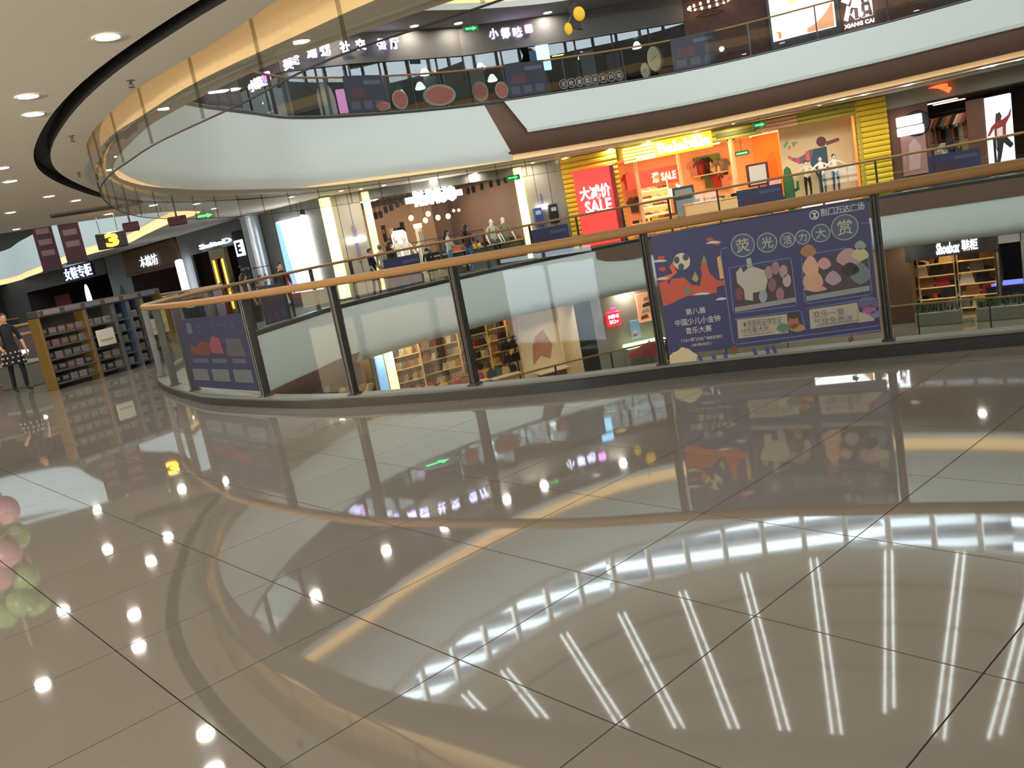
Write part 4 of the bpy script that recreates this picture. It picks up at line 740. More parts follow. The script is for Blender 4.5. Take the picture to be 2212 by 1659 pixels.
for k, (px, py, tp, lg, hr) in enumerate([(1740, 352, (240, 226, 196), (30, 30, 34), (40, 36, 34)), (1771, 344, (250, 244, 232), (70, 84, 100), None), (1800, 338, (244, 238, 214), (60, 62, 74), (34, 34, 36))]):
    x, z = f.hit(px, py, .6); figure('mannequin', ['left child mannequin in cream top and black shorts before the mural', 'middle white headed child mannequin with arms out before the mural', 'right child mannequin in white top before the mural'][k], 'mannequin', f.w(x, .6, .35), f.rz, max(1.0, z-.35+.05), (238, 228, 206), tp, lg, (50, 50, 54), hr, ((.7, 1.2), (.7, 1.2)), .05, plain=(238, 228, 206))
xm0 = f.hit(1722, 400, .6)[0]; xm1 = f.hit(1822, 380, .6)[0]; t = T(f, xm0, .6, 0, 'plinth', 'low white plinth carrying the three child mannequins', 'plinth'); MB().rbox(0, -.35, 0, xm1-xm0, .35, .35, .02).build('box', pnt((246, 236, 214)), t); MB().rbox(.0, -.37, .0, xm1-xm0, -.35, .06, .005).build('kick_strip', lum((205, 195, 245), .8), t)
x, z = f.hit(1704, 395, .4); t = T(f, x, .45, 0, 'cactus_prop', 'tall green cactus prop left of the mural wall', 'cactus'); g_ = mat('cactus_green', (52, 110, 62), .6); MB().lathe([(.001, 0), (.14, .02), (.2, .5), (.2, 1.1), (.12, 1.55), (.001, 1.66)], 12).build('trunk', g_, t, smooth=True); MB().tube([(.14, 0, .7), (.32, 0, .75), (.34, 0, 1.05)], [.06, .07, .05], 8).build('arm', g_, t, smooth=True); MB().tube([(-.14, 0, .5), (-.3, 0, .56), (-.31, 0, .85)], [.06, .07, .05], 8).build('arm', g_, t, smooth=True)
ow0 = f.hit(1628, 330, 3.)[0]; ow1 = f.hit(1692, 320, 3.)[0]; t = T(f, ow0, 3.05, 0, 'orange_wall', 'orange printed wall panel right of centre in the children shop', 'wall panel'); MB().rbox(0, -.05, 0, ow1-ow0, .05, 3.1, .02).build('panel', mat('orange_panel', (236, 146, 58), .6, noise=.15, scale=2), t); MB().prism([(.3, .6), (.9, 1.2), (.8, 2.4), (.5, 2.2), (.3, 1.6)], -.06, -.05).build('print', pnt((214, 122, 52)), t)
x, z = f.hit(1637, 378, 1.); t = T(f, x, 1., 0, 'framed_notice', 'white notice in a dark red frame on a stand in the children shop', 'notice'); MB().rbox(-.42, -.03, z-.42, .42, .03, z+.45, .02).build('frame', pnt((110, 40, 40)), t); MB().rbox(-.32, -.045, z-.34, .32, -.03, z+.37, .01).build('sheet', pnt((236, 226, 210)), t); MB().box(-.03, .0, 0, .03, .04, z-.42).box(-.2, -.15, 0, .2, .15, .03).build('stand', M_steel, t)
x, z = f.hit(1602, 331, 2.5); t = T(f, x, 2.5, z-.09, 'exit_sign', 'small green exit sign inside the children shop', 'sign'); MB().rbox(-.3, -.03, 0, .3, .03, .18, .01).build('box', mat('exit_green', (26, 92, 56), .5, emit=.4), t); MB().rbox(-.22, -.04, .05, .22, -.03, .12, .005).build('arrow', lum((120, 220, 150), .8), t); MB().tube([(0, 0, .18), (0, 0, 3.14-z+.09)], .01, 5).build('rod', M_steel, t)
# garments on wall rails at the back
for k, (px, py, c) in enumerate([(1500, 352, (206, 150, 140)), (1512, 350, (168, 52, 48)), (1524, 345, (34, 34, 38)), (1540, 352, (214, 190, 140)), (1552, 350, (232, 224, 205)), (1562, 348, (120, 118, 112)), (1530, 375, (88, 108, 76)), (1547, 378, (168, 52, 48)), (1566, 378, (206, 150, 140)), (1356, 380, (168, 52, 48)), (1360, 405, (206, 150, 140)), (1368, 430, (62, 78, 104))]):
    x, z = f.hit(px, py, 6.2); goods('garment', c, '%s child garment on the back wall, %s from the left' % (CN[c], ORD[k+1]), 'garment', f.w(x, 6.35, z+.1), f.rz, 'garments on the peach back wall', .95)
t = T(f, f.hit(1530, 350, 6)[0], 6.44, 2.0, 'wall_panel', 'green and red picture panel high on the back wall of the children shop', 'panel'); MB().rbox(-.6, -.03, .0, .6, .03, .8, .02).build('green_board', pnt((120, 160, 60)), t); MB().rbox(-.55, -.06, .0, .3, -.03, .35, .02).build('red_box', pnt((200, 40, 50)), t); MB().rbox(-.7, -.3, -.06, .8, .03, -.01, .01).build('shelf_board', pnt((250, 226, 190)), t)
# tables and bins near the front
for k, (px, dep, c, hh, l) in enumerate([(1478, .9, (70, 84, 100), 1.25, 'dark blue grey poster stand at front of the children shop'), (1515, 1.1, (246, 208, 150), .95, 'large cream draped table in the children shop'), (1565, 1.1, (246, 208, 150), .9, 'smaller cream draped table in the children shop'), (1430, .9, (246, 196, 120), .6, 'low orange lit display block in the children shop'), (1395, 1.4, (250, 214, 150), .55, 'wide low cream block at left of the children shop')]):
    x, _ = f.hit(px, 430, dep); w = (.42, .75, .5, .5, .7)[k]; t = T(f, x, dep, 0, 'display_table' if k else 'poster_stand', l, 'table' if k else 'stand')
    if k == 0: MB().rbox(-w, -.05, .3, w, .05, hh+.4, .02).build('board', fab(c), t); MB().rbox(-w*.8, -.06, .5, w*.8, -.05, hh-.1, .01).rbox(-w*.8, -.06, hh, w*.8, -.05, hh+.3, .01).build('print', pnt((150, 160, 160)), t); MB().box(-.05, -.02, 0, .05, .02, .3).box(-.3, -.2, 0, .3, .2, .03).build('foot', M_black, t)
    else:
        MB().rbox(-w, -.4, hh-.05, w, .4, hh, .015).build('top', fab(c), t); MB().rbox(-w+.03, -.37, .02, w-.03, .37, hh-.05, .04).build('drape', fab(c), t)
        for q in range(4):
            cc = CK[(k*4+q*3) % 14]; goods('folded', cc, '%s folded clothes on %s' % (CN[cc], l.split(' in the')[0].split(' at left')[0])+', %s along' % ORD[q+1], 'clothes', f.w(x-w+w*2*(q+.5)/4, dep, hh+.002), f.rz, 'folded clothes on tables', .9)
# ------------------------------------------------------------------ sports shop at the right
f = L2[10]; room(f, 0, 3.1, 6, mat('dark_wood_wall', (62, 42, 34)), mat('dark_shop_floor', (84, 66, 52), .2), M_dark, lum((255, 220, 180), 2.0))
struct(put('wall_header', MB().box(0, -.06, 2.98, f.L, .06, 3.52).mesh('wall_header', mat('concrete_header', (140, 136, 124), .7, noise=.18, scale=1.2)), None, f.w(0, 0, 0), f.rz))
struct(put('wall_front', MB().rbox(0, -.03, 0, f.hit(2005, 250)[0], .06, 2.98, .01).mesh('wall_front', mat('brown_front', (92, 58, 38), .5, noise=.12, scale=1.5)), None, f.w(0, 0, 0), f.rz))
q = [(2005, 183), (2022, 176), (2034, 173), (2047, 172), (2046, 178), (2056, 181), (2049, 193), (2040, 188), (2028, 184), (2016, 182)]
pq = [f.hit(x, y, -.1) for x, y in q]; mx_ = sum(p[0] for p in pq)/len(pq); mz_ = sum(p[1] for p in pq)/len(pq); sh_ = min(0, 3.46-max(p[1] for p in pq)); mz_ += sh_; pq = [(x_, z_+sh_) for x_, z_ in pq]
t = T(f, mx_, -.06, mz_, 'logo_sign', 'orange red swoosh logo sign on the concrete header', 'sign'); MB().prism([(x-mx_, z-mz_) for x, z in pq], -.12, -.04).build('swoosh', lum((255, 96, 44), 1.1), t); MB().box(-.2, -.04, -.03, .2, .01, .03).build('mount', M_steel, t)
x, z = f.hit(1968, 270, -.2); t = T(f, x, -.2, z-.4, 'box_sign', 'white lit sign with a dark round plate at left of the sports shop', 'sign'); MB().lathe([(.0005, -.05), (.42, -.05), (.45, 0), (.42, .05), (.0005, .05)], 24).build('round_plate', M_black, t)
for c in t.children: c.rotation_euler = (math.pi/2, 0, 0); c.location = (.18, .06, .42)
MB().rbox(-.48, -.06, .4, .38, .0, .74, .08).build('upper_lit_box', lum((255, 255, 255), 2), t); MB().rbox(-.48, -.06, .06, .42, .0, .36, .08).build('lower_lit_box', lum((255, 255, 255), 2), t); text('服饰', .5, .26, pnt((150, 150, 156)), t, (-.05, -.07, .57), .01); text('KIDS', .6, .2, pnt((200, 200, 206)), t, (-.03, -.07, .21), .01); MB().box(-.05, 0, .1, .05, .18, .6).build('bracket', M_steel, t)
x, z = f.hit(1975, 335, -.12); t = T(f, x, -.1, .5, 'wall_poster', 'faded pink grey photo poster below the white lit box sign', 'poster'); MB().rbox(-.42, -.02, 0, .42, .02, 1.5, .01).build('sheet', mat('pink_poster', (150, 112, 104), .5, noise=.25, scale=3), t); MB().prism([(-.2, .2), (.15, .2), (.25, 1.0), (.05, 1.3), (-.15, 1.1)], -.025, -.02).build('print', pnt((176, 150, 146)), t)
for k in range(14):
    px = 2006+k*9.5; py = 268-k*1.9; c = [(60, 48, 44), (120, 118, 112), (150, 96, 60), (232, 224, 205), (180, 130, 84), (34, 34, 38), (206, 150, 140)][k*3 % 7]
    x, z = f.hit(px, py, 4.5); goods('garment', c, '%s garment on the long rail of the sports shop, %s from the left' % (CN[c], ORD[k+1]), 'garment', f.w(x, 4.5, 2.45), f.rz+.9, 'garments on the long sports rail', 1.5)
xx = [f.hit(p, 250, 4.5)[0] for p in (2000, 2140)]; t = T(f, xx[0], 4.5, 0, 'garment_rail', 'long wall rail of the sports shop', 'rail'); MB().tube([(0, 0, 0), (0, 0, 2.6), (xx[1]-xx[0], 0, 2.6), (xx[1]-xx[0], 0, 0)], .025, 6).build('frame', M_steel, t); MB().rbox(-.2, -.3, 0, .2, .3, .04, .01).rbox(xx[1]-xx[0]-.2, -.3, 0, xx[1]-xx[0]+.2, .3, .04, .01).build('foot', M_steel, t)
for k in range(6):
    px = 2012+k*15; c = [(232, 224, 205), (120, 118, 112), (232, 224, 205), (62, 78, 104), (120, 118, 112), (214, 190, 140)][k]; x, z = f.hit(px, 300, 2.2); goods('garment', c, '%s shirt on the front rail of the sports shop, %s along' % (CN[c], ORD[k+1]), 'garment', f.w(x, 2.2, 1.45), f.rz+.5, 'shirts on the front sports rail', 1.0)
xx = [f.hit(p, 300, 2.2)[0] for p in (2006, 2094)]; t = T(f, xx[0], 2.2, 0, 'garment_rail', 'front floor rail of the sports shop', 'rail'); MB().tube([(0, 0, 0), (0, 0, 1.53), (xx[1]-xx[0], 0, 1.53), (xx[1]-xx[0], 0, 0)], .02, 6).build('frame', M_steel, t); MB().rbox(-.2, -.3, 0, .2, .3, .04, .01).rbox(xx[1]-xx[0]-.2, -.3, 0, xx[1]-xx[0]+.2, .3, .04, .01).build('foot', M_steel, t)
x, z = f.hit(2108, 260, -.05); t = T(f, x, -.02, 0, 'wood_pillar', 'brown wooden pillar left of the dancer light box', 'pillar'); MB().rbox(-.28, -.12, .08, .28, .12, 2.72, .02).build('shaft', mat('brown_front', (92, 58, 38)), t); MB().rbox(-.32, -.16, 0, .32, .16, .08, .01).build('base', M_dark, t)
q = [f.hit(*p, -.1) for p in [(2124, 196), (2182, 184), (2192, 330), (2136, 345)]]; x0 = q[0][0]; x1 = q[1][0]
t = T(f, x0, -.12, .18, 'dancer_poster', 'pale lit poster of a dancer in red jacket and black trousers', 'poster'); w = x1-x0; MB().rbox(0, -.04, 0, w, .04, 2.5, .02).build('lit_sheet', mat('pale_lit_sheet', (214, 232, 226), .5, emit=.75), t)
for nm, pl, c in [('jacket_print', [(.02, 1.2), (.2, 1.5), (.45, 1.68), (.62, 1.68), (.85, 1.8), (.98, 2.05), (.95, 1.78), (.75, 1.5), (.72, 1.1), (.6, 1.1), (.62, 1.45), (.4, 1.4), (.38, 1.05), (.3, 1.05), (.3, 1.42), (.12, 1.2)], (140, 38, 48)), ('top_print', [(.38, 1.1), (.62, 1.1), (.62, 1.55), (.4, 1.55)], (232, 228, 226)), ('trousers_print', [(.32, 1.12), (.72, 1.12), (.98, .8), (.85, .68), (.62, .9), (.5, .45), (.42, .2), (.3, .2), (.36, .6), (.28, .9)], (34, 34, 38)), ('hair_print', [(.34, 1.55), (.4, 1.9), (.55, 1.95), (.62, 1.8), (.56, 1.65), (.46, 1.6)], (50, 42, 40))]:
    MB().prism([(a*w, z) for a, z in pl], -.05-.002*len(pl)/10, -.04).build(nm, pnt(c), t)
# ------------------------------------------------------------------ upper storey (restaurants)
U = chain([(300, 320), (430, 330), (620, 220), (760, 180), (1000, 130), (1240, 90), (1480, 70), (1655, 60), (2020, 20), (2420, -60)])
M_brick = brick('brown_brick', (98, 66, 56), (84, 60, 54), (64, 50, 46), 3.2); M_hd = mat('charcoal_header', (84, 80, 76), .6, noise=.05, scale=1)
for i, f in enumerate(U):
    if i < 6:
        struct(put('wall_header_upper', MB().box(0, -.08, 7.7, f.L, .1, 8.7).mesh('wall_header_upper', M_hd), None, f.w(0, 0, 0), f.rz)); struct(put('wall_sill_upper', MB().box(0, -.02, 5.5, f.L, .06, 5.62).mesh('wall_sill_upper', M_black), None, f.w(0, 0, 0), f.rz))
        room(f, 5.5, 7.85, 5, mat('dark_restaurant_wall', (64, 66, 66), .7), mat('dark_restaurant_floor', (60, 56, 52), .3), M_black)
        n = max(1, int(f.L/1.1)); wd_ = struct(thing('window_%d' % (10+i), '', '', f.w(0, 0, 0), f.rz)); del wd_['label'], wd_['category']
        for k in range(n):
            a, b_ = f.L*k/n, f.L*(k+1)/n; MB().box(a+.03, -.006, 5.62, b_-.03, .006, 7.68).build('pane', M_dglass, wd_); MB().rbox(a-.03, -.04, 5.6, a+.03, .04, 7.7, .01).build('mullion', M_black, wd_)
            if (k*7+i*3) % 5 < 3:
                c = [(112, 130, 138), (86, 98, 106), (132, 140, 140), (70, 80, 84), (150, 136, 120)][(k+i) % 5]; xx = a+(b_-a)*.5; t = T(f, xx, 1.2+.5*((k*3) % 4), 5.5, 'hanging_screen', '%s partition screen in the upper restaurant, bay %s of front %s' % (['bluish', 'slate', 'pale', 'dark', 'beige'][(k+i) % 5], ORD[k+1], ORD[i+1]), 'screen'); MB().rbox(-.3, -.02, .4, .3, .02, 1.95, .01).build('panel', mat('screen_%d%d%d' % c, c, .4, emit=.12), t); MB().rbox(-.32, -.03, 0, -.28, .03, 2.0, .005).rbox(.28, -.03, 0, .32, .03, 2.0, .005).build('leg', M_black, t)  # pale glowing panels imitate upright reflections in the dark glazing
    elif i < 8: wallseg(f, 5.5, 8.7, M_brick, 'wall_brick', .3)
    else: wallseg(f, 5.5, 8.7, M_dark, 'wall_far_upper')
def usign(chars, cols, label, hgt=.35, e=2.0):
    pts = [(sf(px, py, -.25)) for px, py in chars]; i = len(pts)//2; c = pts[i]; t = thing('lit_sign', label, 'sign', (c[0][0], c[0][1], 0), c[1])
    f0 = FR(c[0], c[0]+np.array([math.cos(c[1]), math.sin(c[1])]))
    for (px, py), ch, (p, rz) in zip(chars, cols, pts):
        d = math.hypot(*p); z = atd(px, py, d)[2]; v = p-c[0]; x = v@f0.t; y = v@f0.n; col = lum((220, 218, 255), e) if ch != '■' else lum((240, 150, 240), 1.8)
        if ch == '■': MB().rbox(-.15, -.04, -.15, .15, .04, .15, .05).build('lit_square', col, t, (x, y, z), rz-c[1])
        else: text(ch, hgt, hgt*1.05, col, t, (x, y, z), .06, bold=.02, name='lit_character', rz=rz-c[1])
        MB().box(-.04, .02, -.05, .04, .3, .05).build('standoff', M_black, t, (x, y, z), rz-c[1])
usign([(622, 138), (636, 127), (672, 113), (702, 108), (745, 101), (779, 96), (824, 95), (852, 94)], '美食湖粥社交餐厅', 'row of eight white lit characters on the charcoal header upstairs')
usign([(1066, 73), (1092, 71), (1118, 69), (1142, 62)], '小都味■', 'three white lit characters and a pink square, right of the long row')
usign([(545, 186), (556, 180), (567, 174), (576, 165)], '小都味■', 'small bluish characters with a pink tip at far left upstairs', .34, 1.5)
# phone style ad screen, hanging mascot free sign, exit signs, pendant lamps
p, rz = sf(1174, 125, -.5); z = atd(1174, 125, math.hypot(*p))[2]; t = thing('ad_screen', 'bright blue vertical advertising screen behind the upper handrail', 'screen', (p[0], p[1], 5.5), rz); MB().rbox(-.24, -.05, z-5.5-.45, .24, .05, z-5.5+.45, .02).build('screen_face', lum((140, 205, 250), 1.4), t); MB().rbox(-.2, -.06, z-5.5+.0, .2, -.05, z-5.5+.16, .01).build('yellow_print', lum((236, 226, 120), 1.1), t); MB().lathe([(.0005, 0), (.13, 0), (.13, .01), (.0005, .012)], 12).build('orange_print', lum((236, 170, 90), 1), t)
t.children[-1].rotation_euler = (math.pi/2, 0, 0); t.children[-1].location = (0, -.06, z-5.5-.25); MB().rbox(-.06, -.04, 0, .06, .04, z-5.5-.45, .01).rbox(-.28, -.2, 0, .28, .2, .04, .01).build('stand', M_black, t)
p = atd(1243, 32, 31.5); t = thing('hanging_ad', 'yellow and dark hanging advertising sign below the upper ceiling', 'sign', tuple(p), .3); MB().ell((.14, 0, .02), .22, .12, .24, 14, 8).build('yellow_disc', mat('sign_yellow', (226, 176, 40), .5, emit=.25), t, smooth=True); MB().prism([(-.35, -.35), (.2, -.5), (.05, .1), (.1, .45), (-.25, .3), (-.15, 0)], .02, .12).build('dark_board', M_dark, t); MB().ell((-.34, 0, -.42), .15, .09, .2, 10, 6).build('small_yellow_disc', mat('sign_yellow', (226, 176, 40)), t, smooth=True); MB().tube([(0, .07, .3), (0, .07, 8.7-p[2])], .012, 5).build('rod', M_black, t)
for k, (px, py, d, l) in enumerate([(1017, 62, 31, 'green exit sign under the upper ceiling left of the character signs'), (1108, 384, 31.5, 'green exit sign over the fashion shop beside the lit pilaster'), (1640, 270, 33, 'green exit sign over the slatted header of the children shop'), (443, 466, 26, 'green exit sign beside the left orange cove')]):
    p = atd(px, py, d); t = thing('exit_sign', l, 'sign', tuple(p), .3); MB().rbox(-.26, -.03, -.09, .26, .03, .09, .01).build('box', mat('exit_green', (26, 92, 56)), t); MB().prism([(-.2, -.03), (.05, -.03), (.05, -.07), (.2, 0), (.05, .07), (.05, .03), (-.2, .03)], -.04, -.03).build('arrow', lum((80, 210, 110), 1.0), t); top = 8.7 if p[2] > 5 else 3.52; MB().tube([(0, 0, .09), (0, 0, max(.12, top-p[2]))], .01, 5).build('rod', M_steel, t)
for k, (px, py) in enumerate([(794, 163), (918, 160), (908, 190), (1039, 148), (1064, 173), (1258, 124), (1376, 102), (866, 206)]):
    p, rz = sf(px, py, 1.6); q = atd(px, py, math.hypot(*p)); t = thing('pendant_lamp', 'white pendant lamp in the upper restaurant, %s of eight from the left' % ORD[[0, 2, 3, 4, 5, 6, 7, 1][k]+1], 'lamp', tuple(q), 0, 'white restaurant pendants'); MB().lathe([(.05, .22), (.1, .18), (.2, .0), (.19, -.02)], 14).build('shade', lum((250, 252, 250), 1.4), t, smooth=True); MB().lathe([(.0005, -.05), (.17, -.05), (.17, -.02)], 12).build('light_disc', lum((255, 255, 255), 3), t); MB().tube([(0, 0, .2), (0, 0, 7.5-q[2])], .01, 5).build('cord', M_black, t)
for k, (px, py) in enumerate([(846, 165), (943, 155), (981, 183), (572, 222)]):
    p, rz = sf(px, py, 2.2); q = atd(px, py, math.hypot(*p)); t = thing('warm_bulb', 'small warm bulb in the upper restaurant, %s from the left' % ORD[[2, 3, 4, 1][k]], 'lamp', tuple(q), 0, 'warm restaurant bulbs'); MB().ell((0, 0, 0), .1, .1, .07, 10, 6).build('bulb', lum((255, 214, 150), 5), t); MB().tube([(0, 0, .05), (0, 0, 7.5-q[2])], .008, 5).build('cord', M_black, t)
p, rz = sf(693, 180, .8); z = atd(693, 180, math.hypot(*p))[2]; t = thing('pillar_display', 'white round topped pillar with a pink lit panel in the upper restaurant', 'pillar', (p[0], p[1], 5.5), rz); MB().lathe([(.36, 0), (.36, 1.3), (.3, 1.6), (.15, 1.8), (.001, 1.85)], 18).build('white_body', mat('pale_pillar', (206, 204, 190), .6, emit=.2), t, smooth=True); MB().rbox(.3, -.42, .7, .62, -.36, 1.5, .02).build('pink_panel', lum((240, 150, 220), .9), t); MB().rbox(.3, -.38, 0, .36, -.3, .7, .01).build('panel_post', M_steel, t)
# brick end: chandelier, food light box, lettered sign
f = U[6]; x, z = f.hit(1532, 14, -.5); t = T(f, x, -.5, z, 'chandelier', 'ring chandelier of glowing bulbs before the upper brick wall', 'lamp')
MB().tube([(.75*math.cos(a), .5*math.sin(a), 0) for a in np.linspace(0, 2*math.pi, 24, endpoint=False)], .02, 5, True).tube([(.5*math.cos(a), .35*math.sin(a), -.25) for a in np.linspace(0, 2*math.pi, 20, endpoint=False)], .015, 5, True).tube([(0, 0, 0), (0, 0, 8.7-z)], .015, 5).build('frame', M_black, t)
for k in range(16): a = 2*math.pi*k/16; MB().ell((.75*math.cos(a), .5*math.sin(a), .09), .045, .045, .06, 8, 5).build('bulb', lum((255, 226, 186), 7), t)
f = U[7]; q = [f.hit(*p, -.25) for p in [(1662, 0), (1803, 0), (1806, 55), (1671, 92)]]
x0, x1, z0 = q[3][0], q[2][0], (q[3][1]+q[2][1])/2; w = x1-x0; h = 2.6
t = T(f, x0, -.12, 6.0, 'food_light_box', 'large bright light box with a dish of food on the brick wall', 'light box'); zb = z0-6.0
MB().rbox(-.14, -.06, zb-.3, w+.14, .1, min(zb+h, 2.68), .04).build('frame', mat('dark_frame', (62, 62, 62), .5), t); MB().rbox(0, -.1, zb, w, -.05, min(zb+h-.14, 2.6), .01).build('lit_face', lum((255, 250, 240), 1.6), t)
hh = min(zb+h-.14, 2.6)-zb; pl = [(w*.42+.62*hh*math.cos(a), zb+.78*hh+.72*hh*math.sin(a)) for a in np.linspace(0, 2*math.pi, 40, endpoint=False)]; pl = [(min(max(a, .02), w*.98), min(max(b_, zb+.02), zb+hh-.02)) for a, b_ in pl]
MB().prism([(w*.55, zb+.02), (w*.98, zb+.02), (w*.98, zb+hh-.02), (w*.55, zb+hh-.02)], -.106, -.1).build('table_print', lum((206, 140, 104), .8), t); MB().prism(pl, -.112, -.1).build('plate_print', lum((255, 255, 255), 1.7), t)
for (a, b_, r, c) in [(.36, .55, .16, (240, 200, 120)), (.52, .72, .14, (240, 220, 120)), (.42, .82, .12, (236, 236, 120)), (.3, .75, .1, (230, 170, 90))]: MB().prism([(w*a+r*math.cos(q_)*1.2, zb+hh*b_+r*math.sin(q_)) for q_ in np.linspace(0, 2*math.pi, 12, endpoint=False)], -.118, -.112).build('food_print', lum(c, 1.2), t)
MB().prism([(w*.86, zb+.35*hh), (w*.96, zb+.35*hh), (w*.96, zb+.5*hh), (w*.86, zb+.5*hh)], -.118, -.112).build('cup_print', lum((255, 255, 255), 1.5), t); MB().prism([(w*.09, zb+.06), (w*.14, zb+.06), (w*.14, zb+.3), (w*.06, zb+.3), (w*.06, zb+.26), (w*.09, zb+.26)], -.118, -.1).build('letter_print', lum((226, 120, 80), .9), t)
x0, x1, z0, z1 = R2(f, (1829, 40), (1873, -12), -.2); zc = f.hit(1850, 12, -.2)[1]; t = T(f, (x0+x1)/2, -.1, zc, 'lit_sign', 'large white lit character sign right of the food light box', 'sign'); text('湘', 1.0, 1.15, lum((252, 250, 255), 1.8), t, (0, -.1, .12), .08, bold=.03); text('XIANG CAI', 1.0, .14, lum((252, 250, 255), 1.6), t, (.02, -.1, -.62), .06, bold=.03); MB().box(-.4, -.06, .0, .4, .12, .08).build('mounting_rail', M_steel, t)
# ------------------------------------------------------------------ lower storey shops
LW = chain([(560, 860), (700, 845), (812, 815), (842, 800), (1250, 725), (1286, 720), (1450, 690), (1916, 600), (1966, 590), (2152, 553), (2206, 545), (2330, 520)])
cream_shop = mat('cream_bag_shop', (214, 200, 168), .7); L0 = -5.0
for i, m in ((0, M_wallg), (2, M_wallg), (4, M_black), (5, M_wall), (6, mat('beige_lower_wall', (170, 150, 112), .6)), (7, mat('brown_lower_wall', (82, 58, 36), .6, noise=.1)), (10, M_wallg)): wallseg(LW[i], L0, -1.8, m, 'wall_lower')
f = LW[1]; room(f, L0, -1.9, 4, mat('dark_wood_wall', (62, 42, 34)), M_floor, M_dark, lum((255, 214, 150), 3.0))
for k in range(6):
    c = CK[(k*5) % 14]; goods('garment', c, '%s garment in the lower left shop, %s along' % (CN[c], ORD[k+1]), 'garment', f.w(f.L*(.12+.14*k), 1.6, L0+1.7), f.rz+.6, 'garments in the lower left shop', 1.2)
t = T(f, f.L*.1, 1.6, L0, 'garment_rail', 'steel rail in the lower left shop', 'rail'); MB().tube([(0, 0, 0), (0, 0, 1.8), (f.L*.78, 0, 1.8), (f.L*.78, 0, 0)], .02, 6).build('frame', M_steel, t); MB().rbox(-.2, -.2, 0, .2, .2, .04, .01).build('foot', M_steel, t)
f = LW[2]; t = T(f, .05, -.08, L0+.15, 'backlit_poster', 'blue and white backlit poster left of the bag shop', 'poster'); w = f.L-.25; MB().rbox(0, -.04, 0, w, .04, 2.7, .02).build('lit_sheet', mat('blue_lit_sheet', (110, 160, 205), .5, emit=.5), t); MB().prism([(.1, .1), (w*.8, .1), (w*.9, .9), (w*.5, 1.2), (w*.2, .9)], -.05, -.04).build('white_print', pnt((214, 218, 222)), t); MB().prism([(w*.2, 1.4), (w*.5, 1.1), (w*.8, .3), (w*.88, .34), (w*.6, 1.2), (w*.3, 1.5)], -.056, -.05).build('arm_print', pnt((200, 140, 120)), t)
P, rz = sf(846, 800, -.1); t = thing('lit_pilaster', 'pale yellow lit pilaster at the left jamb of the bag shop', 'pilaster', (P[0], P[1], L0), rz); MB().rbox(-.14, -.1, .05, .14, .1, 3.1, .02).build('lit_shaft', lum((250, 236, 160), .8), t); MB().rbox(-.17, -.13, 0, .17, .13, .06, .01).build('base', M_steel, t)
# bag shop
f = LW[3]; room(f, L0, -1.85, 5.5, cream_shop, mat('warm_shop_floor', (214, 178, 136)), mat('cream_shop_ceiling', (250, 226, 190)), lum((255, 236, 196), 4.0))
bx = [(.01, .23), (.235, .46), (.465, .66), (.67, .80)]
for u, (a, b_) in enumerate(bx):
    x0, x1 = f.L*a+.2, f.L*b_+.1; dep = [2.2, 2.6, 3.2, 3.6][u]
    rack(f, x0, x1, dep, [.35, .85, 1.35, 1.85, 2.35], L0, ['left', 'middle', 'rear right', 'far right'][u]+' cream shelf wall of the bag shop', pnt((240, 214, 160)), pnt((240, 214, 160)), back=cream_shop)
    for r in range(5):
        n = 9
        for k in range(n):
            c = [(214, 190, 140), (60, 48, 44), (34, 34, 38), (180, 130, 84), (232, 224, 205), (168, 52, 48), (214, 190, 140), (120, 118, 112), (60, 48, 44), (206, 150, 140)][(r*7+k*3+u*4+(k*k) % 3) % 10]; goods('bag', c, '%s handbag on %s board up, %s along, %s shelf wall' % (CN[c], ORD[r+1], ORD[k+1], ['left', 'middle', 'rear right', 'far right'][u]), 'handbag', f.w(x0+(x1-x0)*(k+.5)/n, dep-.18, L0+[.35, .85, 1.35, 1.85, 2.35][r]+.002), f.rz, 'handbags in the bag shop', 1.2)
for k in range(5):
    x = f.L*(.08+.13*k); dep = .9+.3*(k % 2); c = CK[(k*3+1) % 14]; t = T(f, x, dep, L0, 'display_table', '%s low display table of the bag shop from the left' % ORD[k+1], 'table'); MB().rbox(-.6, -.4, .75, .6, .4, .82, .02).build('top', pnt((236, 214, 170)), t); MB().rbox(-.5, -.32, 0, .5, .32, .75, .03).build('plinth', pnt((200, 178, 140)), t)
    for q in range(4): cc = CK[(k*5+q*3+2) % 14]; goods('bag', cc, '%s handbag on the %s table, %s along' % (CN[cc], ORD[k+1], ORD[q+1]), 'handbag', f.w(x-.45+.3*q, dep, L0+.822), f.rz, 'handbags on low tables', 1.2)
x0 = f.L*.70; t = T(f, x0, 1.0, L0, 'bag_stand', 'tall dark stand hung with black bags in the bag shop', 'stand'); MB().tube([(0, 0, 0), (0, 0, 2.2)], .03, 8).tube([(-.6, 0, 2.15), (.6, 0, 2.15)], .025, 8).rbox(-.4, -.3, 0, .4, .3, .04, .01).build('frame', M_black, t)
for k in range(6): c = [(34, 34, 38), (60, 48, 44)][k % 2]; goods('bag', c, '%s bag on the dark bag stand, %s' % (CN[c], ['upper left', 'upper middle', 'upper right', 'lower left', 'lower middle', 'lower right'][k]), 'handbag', f.w(x0-.45+.45*(k % 3), .95, L0+(1.72 if k < 3 else 1.2)), f.rz, 'bags on the dark stand', 1.4)
